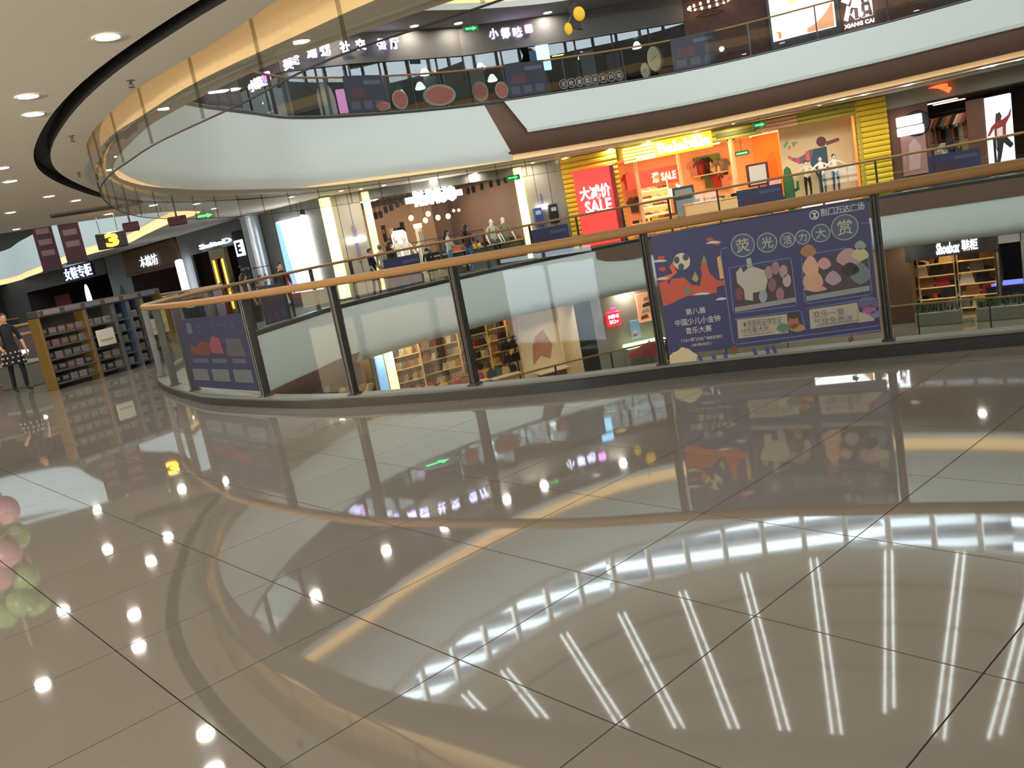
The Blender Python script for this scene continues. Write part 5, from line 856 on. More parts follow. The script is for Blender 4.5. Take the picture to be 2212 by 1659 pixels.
t = T(f, f.L*.82, .6, L0, 'wall_panel', 'cream window panel with red lettering at right of the bag shop', 'panel'); MB().rbox(-.9, -.03, 0, .9, .03, 3.0, .02).build('sheet', mat('cream_lit_sheet', (206, 182, 140), .6, emit=.08, noise=.2, scale=1.5), t); MB().prism([(-.5, .9), (-.1, 1.2), (.3, 1.0), (.5, 1.5), (.2, 2.2), (-.2, 2.0), (-.4, 1.6)], -.036, -.03).build('flower_print', pnt((190, 132, 104)), t); text('NEW', .5, .14, pnt((190, 70, 60)), t, (.1, -.04, 1.8), .01); MB().rbox(-.98, -.06, 0, -.88, .06, 3.05, .02).rbox(.88, -.06, 0, .98, .06, 3.05, .02).build('jamb', pnt((232, 208, 160)), t)
t = T(f, f.L*.83, .2, L0, 'display_table', 'red draped table at right of the bag shop front', 'table'); MB().rbox(-.7, -.3, .55, .7, .3, .62, .02).build('top', pnt((214, 190, 150)), t); MB().rbox(-.55, -.25, 0, .55, .25, .55, .05).build('drape', fab((150, 52, 44)), t)
# grey wall with the red square sign, lit picture and umbrella
f = LW[5]
x0, x1, z0, z1 = R2(f, (1307, 668), (1342, 698), -.1); w = x1-x0; t = T(f, (x0+x1)/2, -.08, z0-.05, 'square_sign', 'red square lit sign with white lettering on the lower grey wall', 'sign'); h = w*1.02; MB().rbox(-w/2, -.05, 0, w/2, .05, h, .04).build('lit_box', lum((236, 34, 48), 1.2), t); text('MINI', w*.74, h*.26, lum((255, 236, 240), 1.3), t, (0, -.06, h*.66), .02, bold=.03); text('SO', w*.5, h*.26, lum((255, 236, 240), 1.3), t, (-.06, -.06, h*.3), .02, bold=.03); MB().tube([(w*.16, -.06, h*.3), (w*.22, -.06, h*.25), (w*.3, -.06, h*.36)], .025, 5).build('smile_mark', lum((255, 236, 240), 1.3), t); MB().rbox(-.1, -.03, h, .16, .03, h+.14, .03).build('bag_handle', lum((190, 60, 150), .8), t); MB().box(-.05, .04, .1, .05, .1, .5).build('bracket', M_steel, t)
for k, (tl, br, c, l, e) in enumerate([((1372, 636), (1418, 690), (226, 160, 120), 'lit orange and cream picture panel on the lower grey wall', .35), ((1360, 694), (1386, 728), (128, 158, 190), 'pale blue box panel below the lit picture', .15)]):
    x0, x1, z0, z1 = R2(f, tl, br, -.15); t = T(f, x0, -.12, z0, 'picture_panel', l, 'panel'); w, h = x1-x0, z1-z0; MB().rbox(0, -.04, 0, w, .04, h, .02).build('sheet', mat('pic_%d' % k, c, .5, emit=e, noise=.3, scale=3), t); MB().box(w*.2, .04, h*.3, w*.8, .12, h*.5).build('wall_mount', M_steel, t)
    for q in range(4 if k == 0 else 2): MB().prism([(w*(.1+.1*q), h*(.1+.2*q)), (w*(.6+.1*q), h*(.12+.2*q)), (w*(.5+.1*q), h*(.26+.2*q)), (w*(.15+.1*q), h*(.22+.2*q))], -.05, -.04).build('print', pnt([(200, 90, 70), (236, 214, 180), (110, 80, 70), (226, 190, 120)][q]), t)
x, z = f.hit(1392, 740, -.4); t = T(f, x, -.4, L0, 'lit_counter', 'low counter with a pale green lit edge below the lit picture', 'counter'); MB().rbox(-.8, -.25, 0, .8, .25, z-L0-.1, .03).build('base', pnt((150, 146, 134)), t); MB().rbox(-.85, -.3, z-L0-.1, .85, .3, z-L0+.06, .05).build('lit_top', lum((222, 244, 190), .8), t)
x, z = f.hit(1412, 800, -2.0); P = f.w(x, -2.0, 0); t = thing('umbrella', 'dark red parasol top rising above the curb left of the big poster', 'umbrella', (P[0], P[1], L0), f.rz); zt_ = max(1.2, z-L0+.25)
b = MB()
for k in range(8):
    a0, a1 = 2*math.pi*k/8, 2*math.pi*(k+1)/8; b.add([(0, 0, zt_), (.95*math.cos(a0), .95*math.sin(a0), zt_-.4), (.95*math.cos(a1), .95*math.sin(a1), zt_-.4), (0, 0, zt_-.02)], [(0, 1, 2), (3, 2, 1)])
b.build('canopy', fab((130, 32, 34)), t); MB().tube([(0, 0, 0), (0, 0, zt_+.06)], .02, 8).rbox(-.3, -.3, 0, .3, .3, .05, .02).build('pole', M_lsteel, t)
# shoe shop at the right
f = LW[8]; room(f, L0, -2.05, 3.5, mat('taupe_wall', (120, 96, 70), .7), M_floor, M_dark, lum((255, 214, 150), 4.5))
struct(put('wall_header_lower', MB().box(-.1, -.08, -2.6, f.L+.1, .04, -1.8).mesh('wall_header_lower', M_black), None, f.w(0, 0, 0), f.rz))
x0, x1, z0, z1 = R2(f, (2018, 522), (2112, 505), -.15); zc = min(-2.2, f.hit(2065, 514, -.15)[1])
t = T(f, (x0+x1)/2, -.1, zc-.3, 'shop_sign', 'white lit script and character sign over the lower shoe shop', 'sign'); w = x1-x0; text('Shoebox', w*.55, .42, lum((250, 252, 255), 1.9), t, (-w*.2, -.08, .2), .05, bold=.03, shear=.2); text('鞋柜', w*.36, .4, lum((250, 252, 255), 1.8), t, (w*.3, -.08, .22), .05, bold=.02); MB().rbox(-w/2, -.02, .1, w/2, .02, .25, .01).build('rail', M_black, t)
for u in range(2):
    x0, x1 = f.L*(.04+.48*u), f.L*(.48+.48*u)
    rack(f, x0, x1, 1.5, [.2, .65, 1.1, 1.55, 2.0, 2.4], L0, ['left', 'right'][u]+' lit shelf wall of the shoe shop', lum((226, 184, 120), .25), pnt((196, 176, 140)), back=mat('taupe_wall', (120, 96, 70)))
    for r in range(6):
        for k in range(7):
            if (r*3+k*5+u) % 9 == 4: continue
            c = [(34, 34, 38), (60, 48, 44), (120, 118, 112), (214, 190, 140), (34, 34, 38), (150, 96, 60), (168, 52, 48), (232, 224, 205)][(r*5+k*3+u*2) % 8]; kd = 'shoe' if (r+k) % 3 else 'bag'
            goods(kd, c, '%s %s on %s board up, %s along, %s shoe shop shelf' % (CN[c], 'shoe' if kd == 'shoe' else 'bag', ORD[r+1], ORD[k+1], ['left', 'right'][u]), 'shoe' if kd == 'shoe' else 'handbag', f.w(x0+(x1-x0)*(k+.5)/7, 1.3, L0+[.2, .65, 1.1, 1.55, 2.0, 2.4][r]+.015), f.rz, 'goods on the shoe shop shelves', 1.6)
f = LW[9]; room(f, L0, -2.05, 3.5, M_black, M_floor, M_dark); struct(put('wall_header_lower', MB().box(0, -.08, -2.4, f.L, .04, -1.8).mesh('wall_header_lower', M_wallg), None, f.w(0, 0, 0), f.rz))
t = T(f, f.L*.5, 1.5, L0, 'lit_counter', 'blue lit counter inside the dark lower shop at far right', 'counter'); MB().rbox(-.9, -.3, 0, .9, .3, .9, .04).build('body', pnt((40, 46, 60)), t); MB().rbox(-.7, -.32, .95-.05, .7, .3, 1.0, .02).build('lit_top', lum((120, 130, 240), .7), t)
f = LW[8]
for k in range(3):
    t = T(f, .9+2.0*k, -.7, L0, 'planter', 'low green planter before the shoe shop, %s from the left' % ORD[k+1], 'planter'); MB().rbox(-.75, -.25, 0, .75, .25, .5, .03).build('trough', pnt((128, 126, 110)), t); b = MB()
    for q in range(90):
        x = random.uniform(-.7, .7); y = random.uniform(-.22, .22); h = random.uniform(.2, .45); a = random.uniform(0, 6.28); dx, dy = .09*math.cos(a), .09*math.sin(a); b.add([(x-dy*.3, y+dx*.3, .48), (x+dy*.3, y-dx*.3, .48), (x+dx+dy*.2, y+dy-dx*.2, .48+h*.7), (x+dx*1.6, y+dy*1.6, .48+h), (x+dx-dy*.2, y+dy+dx*.2, .48+h*.7)], [(0, 1, 2, 3, 4)])
    b.build('foliage', mat('leaf_green', (58, 82, 44), .6), t)['kind'] = 'stuff'
# ------------------------------------------------------------------ posters and prints on the far guardrails
def onloop(px, py, o):
    s_ = V1.hit(px, py); q = V1.off(s_, o); d = V1.tan(s_); z = atd(px, py, math.hypot(*q))[2]
    if d[0] < 0: d = -d
    return q, z, math.atan2(d[1], d[0])
def railposter(pxl, pxr, py, z0, z1, label, rgb=(52, 54, 84)):
    qa, _, _ = onloop(pxl, py, .06); qb, _, _ = onloop(pxr, py, .06); f = FR(qa, qb); t = thing('rail_poster', label, 'poster', (qa[0], qa[1], 0), f.rz)
    MB().box(0, -.012, z0, f.L, -.004, z1).build('sheet', mat('navy_poster_%d' % rgb[0], rgb, .5, noise=.2, scale=3), t); w, h = f.L, z1-z0
    for k in range(3): MB().box(w*(.08+.31*k), -.016, z0+h*.08, w*(.3+.31*k), -.012, z0+h*.3).build('text_box', pnt((72, 72, 88)), t)
    MB().prism([(w*.1, z0+h*.4), (w*.5, z0+h*.38), (w*.45, z0+h*.7), (w*.3, z0+h*.6), (w*.2, z0+h*.75)], -.016, -.012).build('red_print', pnt((80, 46, 52)), t); MB().box(w*.5, -.016, z0+h*.75, w*.94, -.012, z0+h*.86).build('title_print', pnt((80, 86, 108)), t)
for a, b_, py, l in [(835, 915, 590, 'navy poster on the far rail before the fashion shop at left'), (1150, 1232, 515, 'navy poster on the far rail between lit pilaster and sale banner'), (1592, 1692, 425, 'navy poster on the far rail before the children shop'), (2004, 2118, 340, 'navy poster on the far rail before the sports shop'), (560, 612, 620, 'blue poster on the far rail below the backlit poster')]: railposter(a, b_, py, .15, 1.12, l)
for a, b_, py, l in [(752, 836, 215, 'dark navy poster on the upper rail at left'), (1098, 1184, 190, 'dark navy poster on the upper rail above the brown joint'), (1452, 1552, 120, 'dark maroon poster on the upper rail left of the food light box'), (440, 520, 190, 'dark poster at the far left end of the upper rail')]: railposter(a, b_, py, 5.62, 6.7, l, (44, 44, 58))
for k, (px, py, rx, rzz, l) in enumerate([(869, 231, .30, .30, 'left round food sticker on the upper glass rail'), (953, 215, .62, .34, 'wide oval food sticker on the upper glass rail'), (1041, 211, .30, .32, 'third round food sticker on the upper glass rail'), (1087, 207, .24, .28, 'rightmost round food sticker beside the navy poster'), (832, 248, .3, .14, 'low flat food sticker partly below the left round one')]):
    q, z, rz = onloop(px, py, .05); z = max(z, 5.62+rzz); t = thing('food_sticker', l, 'sticker', (q[0], q[1], z), rz)
    MB().prism([(rx*math.cos(a), rzz*math.sin(a)) for a in np.linspace(0, 6.283, 24, endpoint=False)], -.012, -.004).build('plate_print', pnt((128, 128, 120)), t); MB().prism([(rx*.82*math.cos(a)*(1+.06*math.sin(5*a)), rzz*.8*math.sin(a)*(1+.06*math.cos(4*a))) for a in np.linspace(0, 6.283, 24, endpoint=False)], -.018, -.012).build('food_print', mat('food_red_brown', (150, 84, 68), .6, noise=.3, scale=12), t)
for k in range(8):
    px, py = 1219+17*k, 186-3.1*k; q, z, rz = onloop(px, py, .05); t = thing('round_sticker', 'ringed grey character sticker on the upper glass rail, %s of eight' % ORD[k+1], 'sticker', (q[0], q[1], max(z, 5.8)), rz)
    MB().tube([(.15*math.cos(a), -.012, .15*math.sin(a)) for a in np.linspace(0, 6.283, 20, endpoint=False)], .012, 5, True).build('ring', pnt((150, 150, 144)), t); text('花味素菜本草焖锅'[k], .17, .17, pnt((150, 150, 144)), t, (0, -.012, 0), .01, bold=.02)
q, z, rz = onloop(1408, 133, .05); t = thing('oval_sticker', 'two cream oval prints with brown edge on the upper glass rail', 'sticker', (q[0], q[1], z), rz)
for (x, zz, rx, r_) in [(.1, .08, .24, .42), (-.28, -.26, .15, .26)]:
    MB().prism([(x+.06+rx*1.1*math.cos(a), zz-.02+r_*1.06*math.sin(a)) for a in np.linspace(0, 6.283, 24, endpoint=False)], -.008, -.004).build('brown_edge', pnt((110, 66, 50)), t); MB().prism([(x+rx*math.cos(a), zz+r_*math.sin(a)) for a in np.linspace(0, 6.283, 24, endpoint=False)], -.014, -.008).build('cream_oval', pnt((190, 172, 140)), t); MB().tube([(x-rx*.5, -.016, zz-r_*.2), (x, -.016, zz+.02), (x+rx*.5, -.016, zz+r_*.25)], .014, 5).build('brown_stroke', pnt((90, 60, 48)), t)
# ------------------------------------------------------------------ big poster on the near guardrail
iA = int(np.argmin([np.hypot(*(p-np.array(NEARP[5]))) for p in PS])); iB = int(np.argmin([np.hypot(*(p-np.array(NEARP[6]))) for p in PS]))
f = FR(PS[iA], PS[iB]); DP = -.02
def X4(cx, cy): return f.hit(1380+cx/4.096, 420+cy/4.096, DP)
c4 = [X4(*p) for p in [(98, 375), (2062, 32), (2178, 1215), (268, 1420)]]
px0 = max(.05, (c4[0][0]+c4[3][0])/2); px1 = min(f.L-.05, (c4[1][0]+c4[2][0])/2); pz1 = (c4[0][1]+c4[1][1])/2; pz0 = (c4[2][1]+c4[3][1])/2
big = thing('event_poster', 'large blue event poster with circled title fixed to the near glass rail', 'poster', f.w(px0, DP, pz0), f.rz); PW, PH = px1-px0, pz1-pz0
MB().rbox(0, -.002, 0, PW, .008, PH, .001).build('sheet', mat('poster_blue', (58, 60, 98), .45, noise=.03, scale=2), big)
def B(cx, cy): x, z = X4(cx, cy); return (x-px0, z-pz0)
def ppoly(pts, rgb, name='print', lv=1): return MB().prism([B(*p) for p in pts], -.002-.0012*lv, -.001).build(name, pnt(rgb), big)
def prect(x0, y0, x1, y1, rgb, name='print', lv=1, sl=-.155): return ppoly([(x0, y0), (x1, y0+(x1-x0)*sl), (x1+(y1-y0)*.085, y1+(x1-x0)*sl), (x0+(y1-y0)*.085, y1)], rgb, name, lv)
def ptext(s, cx, cy, w, h, rgb, lv=2, name='lettering', bold=0): x, z = B(cx, cy); return text(s, w/FSC, h/FSC, pnt(rgb), big, (x, -.002-.0012*lv, z), .001, bold, name)
FSC = 2080/PW
def pring(cx, cy, r, rgb, lv=1): x, z = B(cx, cy); R = r/FSC; MB().tube([(x+R*math.cos(a), -.004, z+R*math.sin(a)) for a in np.linspace(0, 6.283, 28, endpoint=False)], .0052, 5, True).build('title_ring', pnt(rgb), big)
LT = (150, 164, 164)
for ch, cx, cy, r in [('荧', 920, 450, 112), ('光', 1135, 426, 93), ('活', 1315, 402, 68), ('力', 1450, 378, 66), ('大', 1610, 342, 82), ('赏', 1822, 290, 118)]:
    x, z = B(cx, cy); MB().prism([(x+r/FSC*math.cos(a), z+r/FSC*math.sin(a)) for a in np.linspace(0, 6.283, 28, endpoint=False)], -.0026, -.001).build('title_disc', pnt((70, 84, 112)), big); pring(cx, cy, r, LT); ptext(ch, cx, cy, r*1.15, r*1.2, (170, 170, 150), 3, 'title_character', .01)
def outline(pts, rgb=(120, 132, 178), th=.0035): MB().tube([(x, -.004, z) for x, z in [B(*p) for p in pts]], th, 5).build('outline', pnt(rgb), big)
outline([(785, 470), (735, 480), (722, 500), (835, 1310), (870, 1325), (2120, 1160), (2145, 1140), (2045, 265), (2030, 248), (1960, 258)])
outline([(800, 650), (1330, 562), (1348, 575), (1395, 965), (1380, 985), (855, 1050), (838, 1035), (800, 650)]); outline([(1560, 520), (1830, 475)]); outline([(2030, 540), (2062, 860), (2050, 885), (1490, 965), (1470, 950), (1440, 560)]); outline([(850, 1105), (1420, 1025), (1440, 1040), (1470, 1190)]); outline([(1478, 1010), (2090, 915), (2100, 1090)])
prect(835, 680, 1340, 1000, (66, 56, 60), 'photo_print', 1); ppoly([(860, 690), (905, 640), (925, 690), (990, 630), (1110, 670), (1140, 760), (1120, 850), (1010, 870), (1010, 940), (940, 930), (930, 840), (870, 780)], (170, 168, 156), 'costume_print', 2); ppoly([(950, 570), (990, 560), (1010, 650), (960, 650)], (160, 164, 150), 'costume_print', 2)
for k, (cx, cy, c) in enumerate([(1150, 690, (150, 120, 120)), (1210, 650, (140, 110, 130)), (1280, 680, (160, 130, 130)), (1310, 760, (170, 150, 150)), (1180, 800, (120, 90, 100)), (1250, 880, (140, 100, 120)), (890, 880, (110, 70, 76)), (1100, 900, (130, 150, 160))]): ppoly([(cx+38*math.cos(a), cy+60*math.sin(a)) for a in np.linspace(0, 6.283, 9, endpoint=False)], c, 'dancer_print', 3)
prect(850, 1000, 1385, 1040, (136, 140, 138), 'caption_strip', 2, -.17)
prect(1470, 590, 2040, 900, (70, 58, 66), 'photo_print', 1)
for cx, cy, rx, ry, c in [(1520, 640, 70, 90, (196, 156, 130)), (1540, 760, 90, 90, (190, 150, 126)), (1640, 610, 60, 50, (186, 140, 140)), (1720, 740, 70, 60, (160, 140, 156)), (1500, 500, 70, 55, (150, 112, 84)), (1860, 560, 110, 80, (170, 140, 140)), (1960, 530, 75, 55, (178, 176, 132)), (1870, 660, 80, 55, (44, 44, 44)), (1960, 700, 90, 90, (104, 118, 122)), (1560, 830, 100, 30, (186, 140, 116)), (1960, 450, 50, 40, (128, 150, 146))]: ppoly([(cx+rx*math.cos(a)*(1+.1*math.sin(3*a)), cy+ry*math.sin(a)*(1+.1*math.cos(4*a))) for a in np.linspace(0, 6.283, 16, endpoint=False)], c, 'soft_toy_print', 2+(cx % 3)*.4)
prect(1480, 900, 2040, 945, (132, 142, 140), 'caption_strip', 3, -.17)
prect(868, 1110, 1310, 1275, (166, 160, 140), 'text_box', 1, -.12); prect(1505, 1020, 1930, 1190, (170, 164, 146), 'text_box', 1, -.15); ppoly([(1930, 955), (1950, 1040), (2075, 1060), (2085, 1115), (1935, 1135)], (170, 164, 146), 'text_box', 1)
ptext('★凭居民证/学生证', 1090, 1130, 380, 70, (84, 80, 96)); ptext('10元看大片', 1030, 1195, 270, 60, (84, 80, 96)); prect(920, 1245, 1180, 1256, (130, 126, 120), 'small_print', 2, -.12)
ptext('欢乐一夏', 1680, 1050, 290, 66, (96, 90, 106)); ptext('气球免费送', 1720, 1112, 360, 66, (96, 90, 106)); prect(1560, 1160, 1960, 1170, (130, 126, 120), 'small_print', 2, -.14)
for cx, cy, rx, ry, c in [(1370, 1060, 55, 40, (60, 56, 52)), (1370, 1130, 50, 60, (150, 100, 70)), (1280, 1180, 60, 40, (90, 120, 110)), (1400, 1180, 70, 35, (170, 130, 80)), (2030, 960, 90, 60, (92, 96, 130)), (2040, 1020, 60, 45, (150, 100, 140)), (2090, 1060, 40, 35, (120, 120, 150))]: ppoly([(cx+rx*math.cos(a)*(1+.12*math.sin(5*a)), cy+ry*math.sin(a)) for a in np.linspace(0, 6.283, 16, endpoint=False)], c, 'corner_picture', 3)
# left panel: football, red towers, contest text
RD = (184, 82, 62); bx_, bz_ = B(380, 592)
ppoly([(455-75+75*math.cos(a), 592+75*math.sin(a)) for a in np.linspace(0, 6.283, 24, endpoint=False)], (196, 186, 170), 'ball_print', 2)
for cx, cy in [(335, 580), (415, 555), (375, 640)]: ppoly([(cx+26*math.cos(a), cy+32*math.sin(a)) for a in np.linspace(0, 6.283, 12, endpoint=False)], (70, 78, 84), 'ball_patch', 3)
ppoly([(310, 590), (270, 640), (300, 700), (230, 720), (170, 760), (260, 760), (340, 690), (320, 650)], (204, 96, 66), 'flame_print', 1.5)
ppoly([(175, 780), (250, 760), (262, 800), (290, 745), (400, 735), (470, 800), (540, 810), (560, 700), (545, 650), (575, 530), (610, 640), (625, 690), (660, 730), (690, 760), (755, 760), (765, 800), (690, 820), (690, 870), (420, 900), (300, 960), (220, 990)], RD, 'tower_print', 1)
ppoly([(560, 600), (575, 530), (605, 600)], (96, 150, 86), 'green_spire', 2); ppoly([(470, 750), (498, 680), (530, 745), (510, 775)], (160, 150, 76), 'onion_dome', 2); ppoly([(400, 840), (440, 815), (475, 860), (430, 885)], (96, 128, 96), 'green_print', 2); ppoly([(690, 560), (720, 540), (755, 740), (720, 750)], (196, 160, 110), 'cream_tower', 2)
for cx, cy, w in [(180, 590, 75), (660, 425, 70), (210, 745, 60), (730, 925, 55), (560, 880, 80)]: ppoly([(cx-w, cy+12), (cx-w*.5, cy-8), (cx, cy-14), (cx+w*.6, cy-12), (cx+w, cy-4), (cx+w*.5, cy+6)], (200, 192, 176), 'cloud_print', 2.5)
for cx, cy in [(200, 560), (630, 400), (690, 430), (210, 660)]: ppoly([(cx+34*math.cos(a), cy+20*math.sin(a)) for a in np.linspace(0, 6.283, 8, endpoint=False)], (176, 70, 66), 'red_print', 2)
for s_, cx, cy, w, h in [('第八届', 500, 1030, 200, 66), ('中国少儿小金钟', 520, 1115, 470, 72), ('音乐大赛', 530, 1195, 270, 70), ('7.7-8.5 荆门万达广场欢乐举行', 555, 1275, 430, 38), ('(全国选拔)', 555, 1325, 210, 34)]: ptext(s_, cx, cy, w, h, (190, 186, 190), 2, bold=.01)
pring(1552, 182, 40, (190, 194, 196)); ppoly([(1530, 165), (1575, 160), (1560, 185), (1580, 205), (1535, 210), (1552, 186)], (190, 194, 196), 'swirl_mark', 2); ptext('荆门万达广场', 1800, 130, 390, 70, (182, 182, 190), 2, bold=.015); prect(1620, 185, 1990, 192, (160, 160, 170), 'small_print', 2, -.17); prect(1260, 1310, 2140, 1318, (120, 130, 170), 'small_print', 2, -.13)
# cut-out prints on the glass below the poster
def gprint(pts, rgb, nm): q = [X4(*p) for p in pts]; return MB().prism([(x-px0, z-pz0) for x, z in q], -.004, .0).build(nm, pnt(rgb), big)
gprint([(275, 1510), (270, 1430), (300, 1400), (340, 1385), (380, 1350), (440, 1365), (480, 1395), (520, 1420), (500, 1500)], (200, 188, 152), 'cloud_cutout')
for k, (a, b_) in enumerate([(520, 1430), (640, 1420), (740, 1400), (1000, 1365), (1110, 1350), (1170, 1340)]): gprint([(a, b_), (a+34, b_-6), (a+60, b_+75), (a+30, b_+82)], (74, 66, 140), 'leg_cutout')
gprint([(820, 1345), (860, 1335), (880, 1400), (835, 1420)], (120, 66, 54), 'figure_cutout'); gprint([(1850, 1270), (1890, 1255), (1910, 1280), (1860, 1310)], (96, 74, 60), 'figure_cutout')
# darker poster on the left end panes
iA = int(np.argmin([np.hypot(*(p-np.array(NEARP[1]))) for p in PS])); iB = int(np.argmin([np.hypot(*(p-np.array(NEARP[2]))) for p in PS])); f = FR(PS[iA], PS[iB])
t = thing('rail_poster', 'dark blue event poster on the near rail left of the white band', 'poster', f.w(.1, -.02, .12), f.rz); w, h = f.L-.2, 1.0
MB().rbox(0, -.002, .06, w, .008, h, .001).build('sheet', mat('poster_blue_dark', (38, 42, 70), .5, noise=.1, scale=3), t)
for k in range(3): MB().box(w*(.03+.33*k), -.006, .16, w*(.29+.33*k), -.002, .32).build('text_box', pnt((84, 88, 92)), t); MB().box(w*(.1+.31*k), -.006, .4, w*(.35+.28*k), -.002, .46).build('caption_strip', pnt((66, 70, 84)), t)
MB().prism([(w*.08, .52), (w*.4, .5), (w*.44, .66), (w*.3, .7), (w*.2, .62), (w*.1, .66)], -.006, -.002).build('red_print', pnt((88, 46, 44)), t); MB().prism([(w*.42, .54), (w*.62, .52), (w*.6, .72), (w*.5, .76), (w*.44, .66)], -.007, -.002).build('pink_print', pnt((112, 56, 66)), t); MB().prism([(w*.66, .5), (w*.94, .48), (w*.9, .7), (w*.7, .72)], -.006, -.002).build('photo_print', pnt((66, 64, 72)), t); MB().prism([(w*.12, .8), (w*.2, .8), (w*.2, .94), (w*.12, .94)], -.006, -.002).build('pale_print', pnt((74, 78, 92)), t); text('荧光活力大赏', w*.6, .11, pnt((62, 70, 92)), t, (w*.6, -.006, .86), .002)
# ------------------------------------------------------------------ second opening on the left
t = thing('glass_guardrail', 'guardrail with purple printed panels around the second opening on the left', 'guardrail', (0, 0, 0)); sv2 = np.linspace(0, V2.L, 200, endpoint=False)
b = MB(); prof = [(.09+.05*math.cos(a), 1.3+.04*math.sin(a)) for a in np.linspace(0, 6.283, 9)[:-1]]
vs = [(q[0], q[1], z) for o, z in prof for q in V2.off(sv2, o)]; b.add(vs, [(r*200+i, r*200+(i+1) % 200, ((r+1) % 8)*200+(i+1) % 200, ((r+1) % 8)*200+i) for r in range(8) for i in range(200)]); b.build('handrail', M_rail, t, smooth=True)
np2 = int(V2.L/2.0); tp2 = np.linspace(0, V2.L, np2, endpoint=False); pm = MB().rbox(-.025, -.045, 0, .025, .045, 1.28, .005).mesh('post', M_steel)
for i in range(np2):
    a, c = V2.off(tp2[i], .09), V2.off(tp2[(i+1) % np2], .09); f = FR(a, c); put('post', pm, t, (a[0], a[1], 0), f.rz)
    near_ = a[1] < 28 and a[0] > -20
    put('printed_panel' if near_ else 'glass_pane', MB().box(.04, -.006, .1, f.L-.04, .006, 1.24).mesh('glass_pane', mat('purple_panel', (92, 66, 78), .5, noise=.25, scale=2.5) if near_ else M_glass), t, (a[0], a[1], 0), f.rz)
for k, (px, py0, py1, d) in enumerate([(100, 505, 584, 33), (155, 497, 566, 31)]):
    p = atd((px+4), (py0+py1)/2, d); zb = atd(px+14, py1, d)[2]; zt = 6.4; t = thing('hanging_banner', ['left dark maroon banner hanging before the white band of the side opening', 'right dark maroon banner hanging before the white band of the side opening'][k], 'banner', (p[0], p[1], zb), .42)
    MB().rbox(-.30, -.01, 0, .30, .01, zt-zb, .004).build('cloth', mat('maroon_banner', (74, 34, 40), .7, noise=.25, scale=2), t); MB().rbox(-.33, -.02, -.03, .33, .02, .03, .008).build('rod', M_black, t); MB().rbox(-.33, -.02, zt-zb-.03, .33, .02, zt-zb+.03, .008).build('rod', M_black, t); MB().box(-.3, -.005, zt-zb, -.29, .005, 11.55-zb).build('wire', M_steel, t); MB().box(.29, -.005, zt-zb, .3, .005, 11.55-zb).build('wire', M_steel, t)
    for q in range(5): MB().rbox(-.2, -.016, .5+.36*q, .2, -.01, .68+.36*q, .004).build('pale_print', pnt((126, 92, 92)), t)
for k, (px, py, w, hgt) in enumerate([(283, 490, .34, .1), (383, 477, .4, .1)]):
    p = atd(px, py, 21.3); t = thing('dark_box', ['left small dark box under the near ceiling edge of the side opening', 'right small dark box under the near ceiling edge of the side opening'][k], 'box', tuple(p), .4); MB().rbox(-w/2, -.1, -.1, w/2, .1, hgt, .02).build('housing', mat('maroon_banner', (74, 34, 40)), t); MB().box(-.02, -.02, hgt, .02, .02, max(hgt+.05, 3.52-p[2])).build('hanger', M_steel, t)
p = atd(240, 520, 23.3); t = thing('hanging_number_sign', 'black hanging box with a glowing orange number at the side opening', 'sign', tuple(p), .45); MB().rbox(-.32, -.08, -.18, .36, .08, .2, .02).build('box', M_black, t); text('3', .3, .32, lum((255, 176, 40), 3.0), t, (.02, -.1, .01), .03, bold=.05); MB().tube([(-.2, 0, .2), (-.2, 0, 3.52-p[2])], .01, 5).build('rod', M_steel, t); MB().tube([(.2, 0, .2), (.2, 0, 3.52-p[2])], .01, 5).build('rod', M_steel, t)
p = atd(216, 495, 22.0); t = thing('ceiling_vent', 'flat dark vent in the near ceiling beside the orange number sign', 'vent', (p[0]*.98, p[1]*.98, 3.5), .4); MB().rbox(-.9, -.35, -.01, .9, .35, .018, .01).build('frame', mat('olive_grey', (108, 104, 90), .7), t)
for k in range(6): MB().rbox(-.85, -.3+.1*k, -.02, .85, -.25+.1*k, -.008, .003).build('slat', M_dark, t)
# ------------------------------------------------------------------ toy kiosk, glass counter, dotted skirt
K = FR((-8.75, 17.0), (-7.0, 20.0)); KS = .66; yk = mat('kiosk_yellow', (116, 90, 38), .5)
def krack(x0, x1, dep, levels, label, seed, edge, cols, white=None):
    x0 *= KS; x1 *= KS
    t = rack(K, x0, x1, dep, levels, 0, label, pnt((74, 72, 68)), edge, name='toy_rack', back=M_dark, d=.32); rr = random.Random(seed)
    for r, z in enumerate(levels):
        n = int((x1-x0)/.17)
        for k in range(n):
            if white and white[0] <= r < white[1] and white[2] <= k < white[3]: continue
            c = cols[rr.randrange(len(cols))]; goods('carton', c, '%s toy carton on %s board up, %s along, %s' % (CN2[c], ORD[r+1], ORD[k+1], label.split(' of the')[0]), 'toy box', K.w(x0+(x1-x0)*(k+.5)/n, dep-.17, z+.002), K.rz+rr.uniform(-.15, .15), 'toy cartons on the kiosk', .66)
    return t
CN2 = {(104, 92, 88): 'brownish', (128, 120, 116): 'grey', (70, 86, 112): 'bluish', (150, 140, 132): 'pale', (120, 84, 70): 'rust', (58, 54, 56): 'black', (136, 96, 100): 'pinkish', (150, 118, 50): 'yellow', (86, 106, 84): 'green'}
ck = list(CN2); lv = [.12, .36, .6, .84, 1.08]
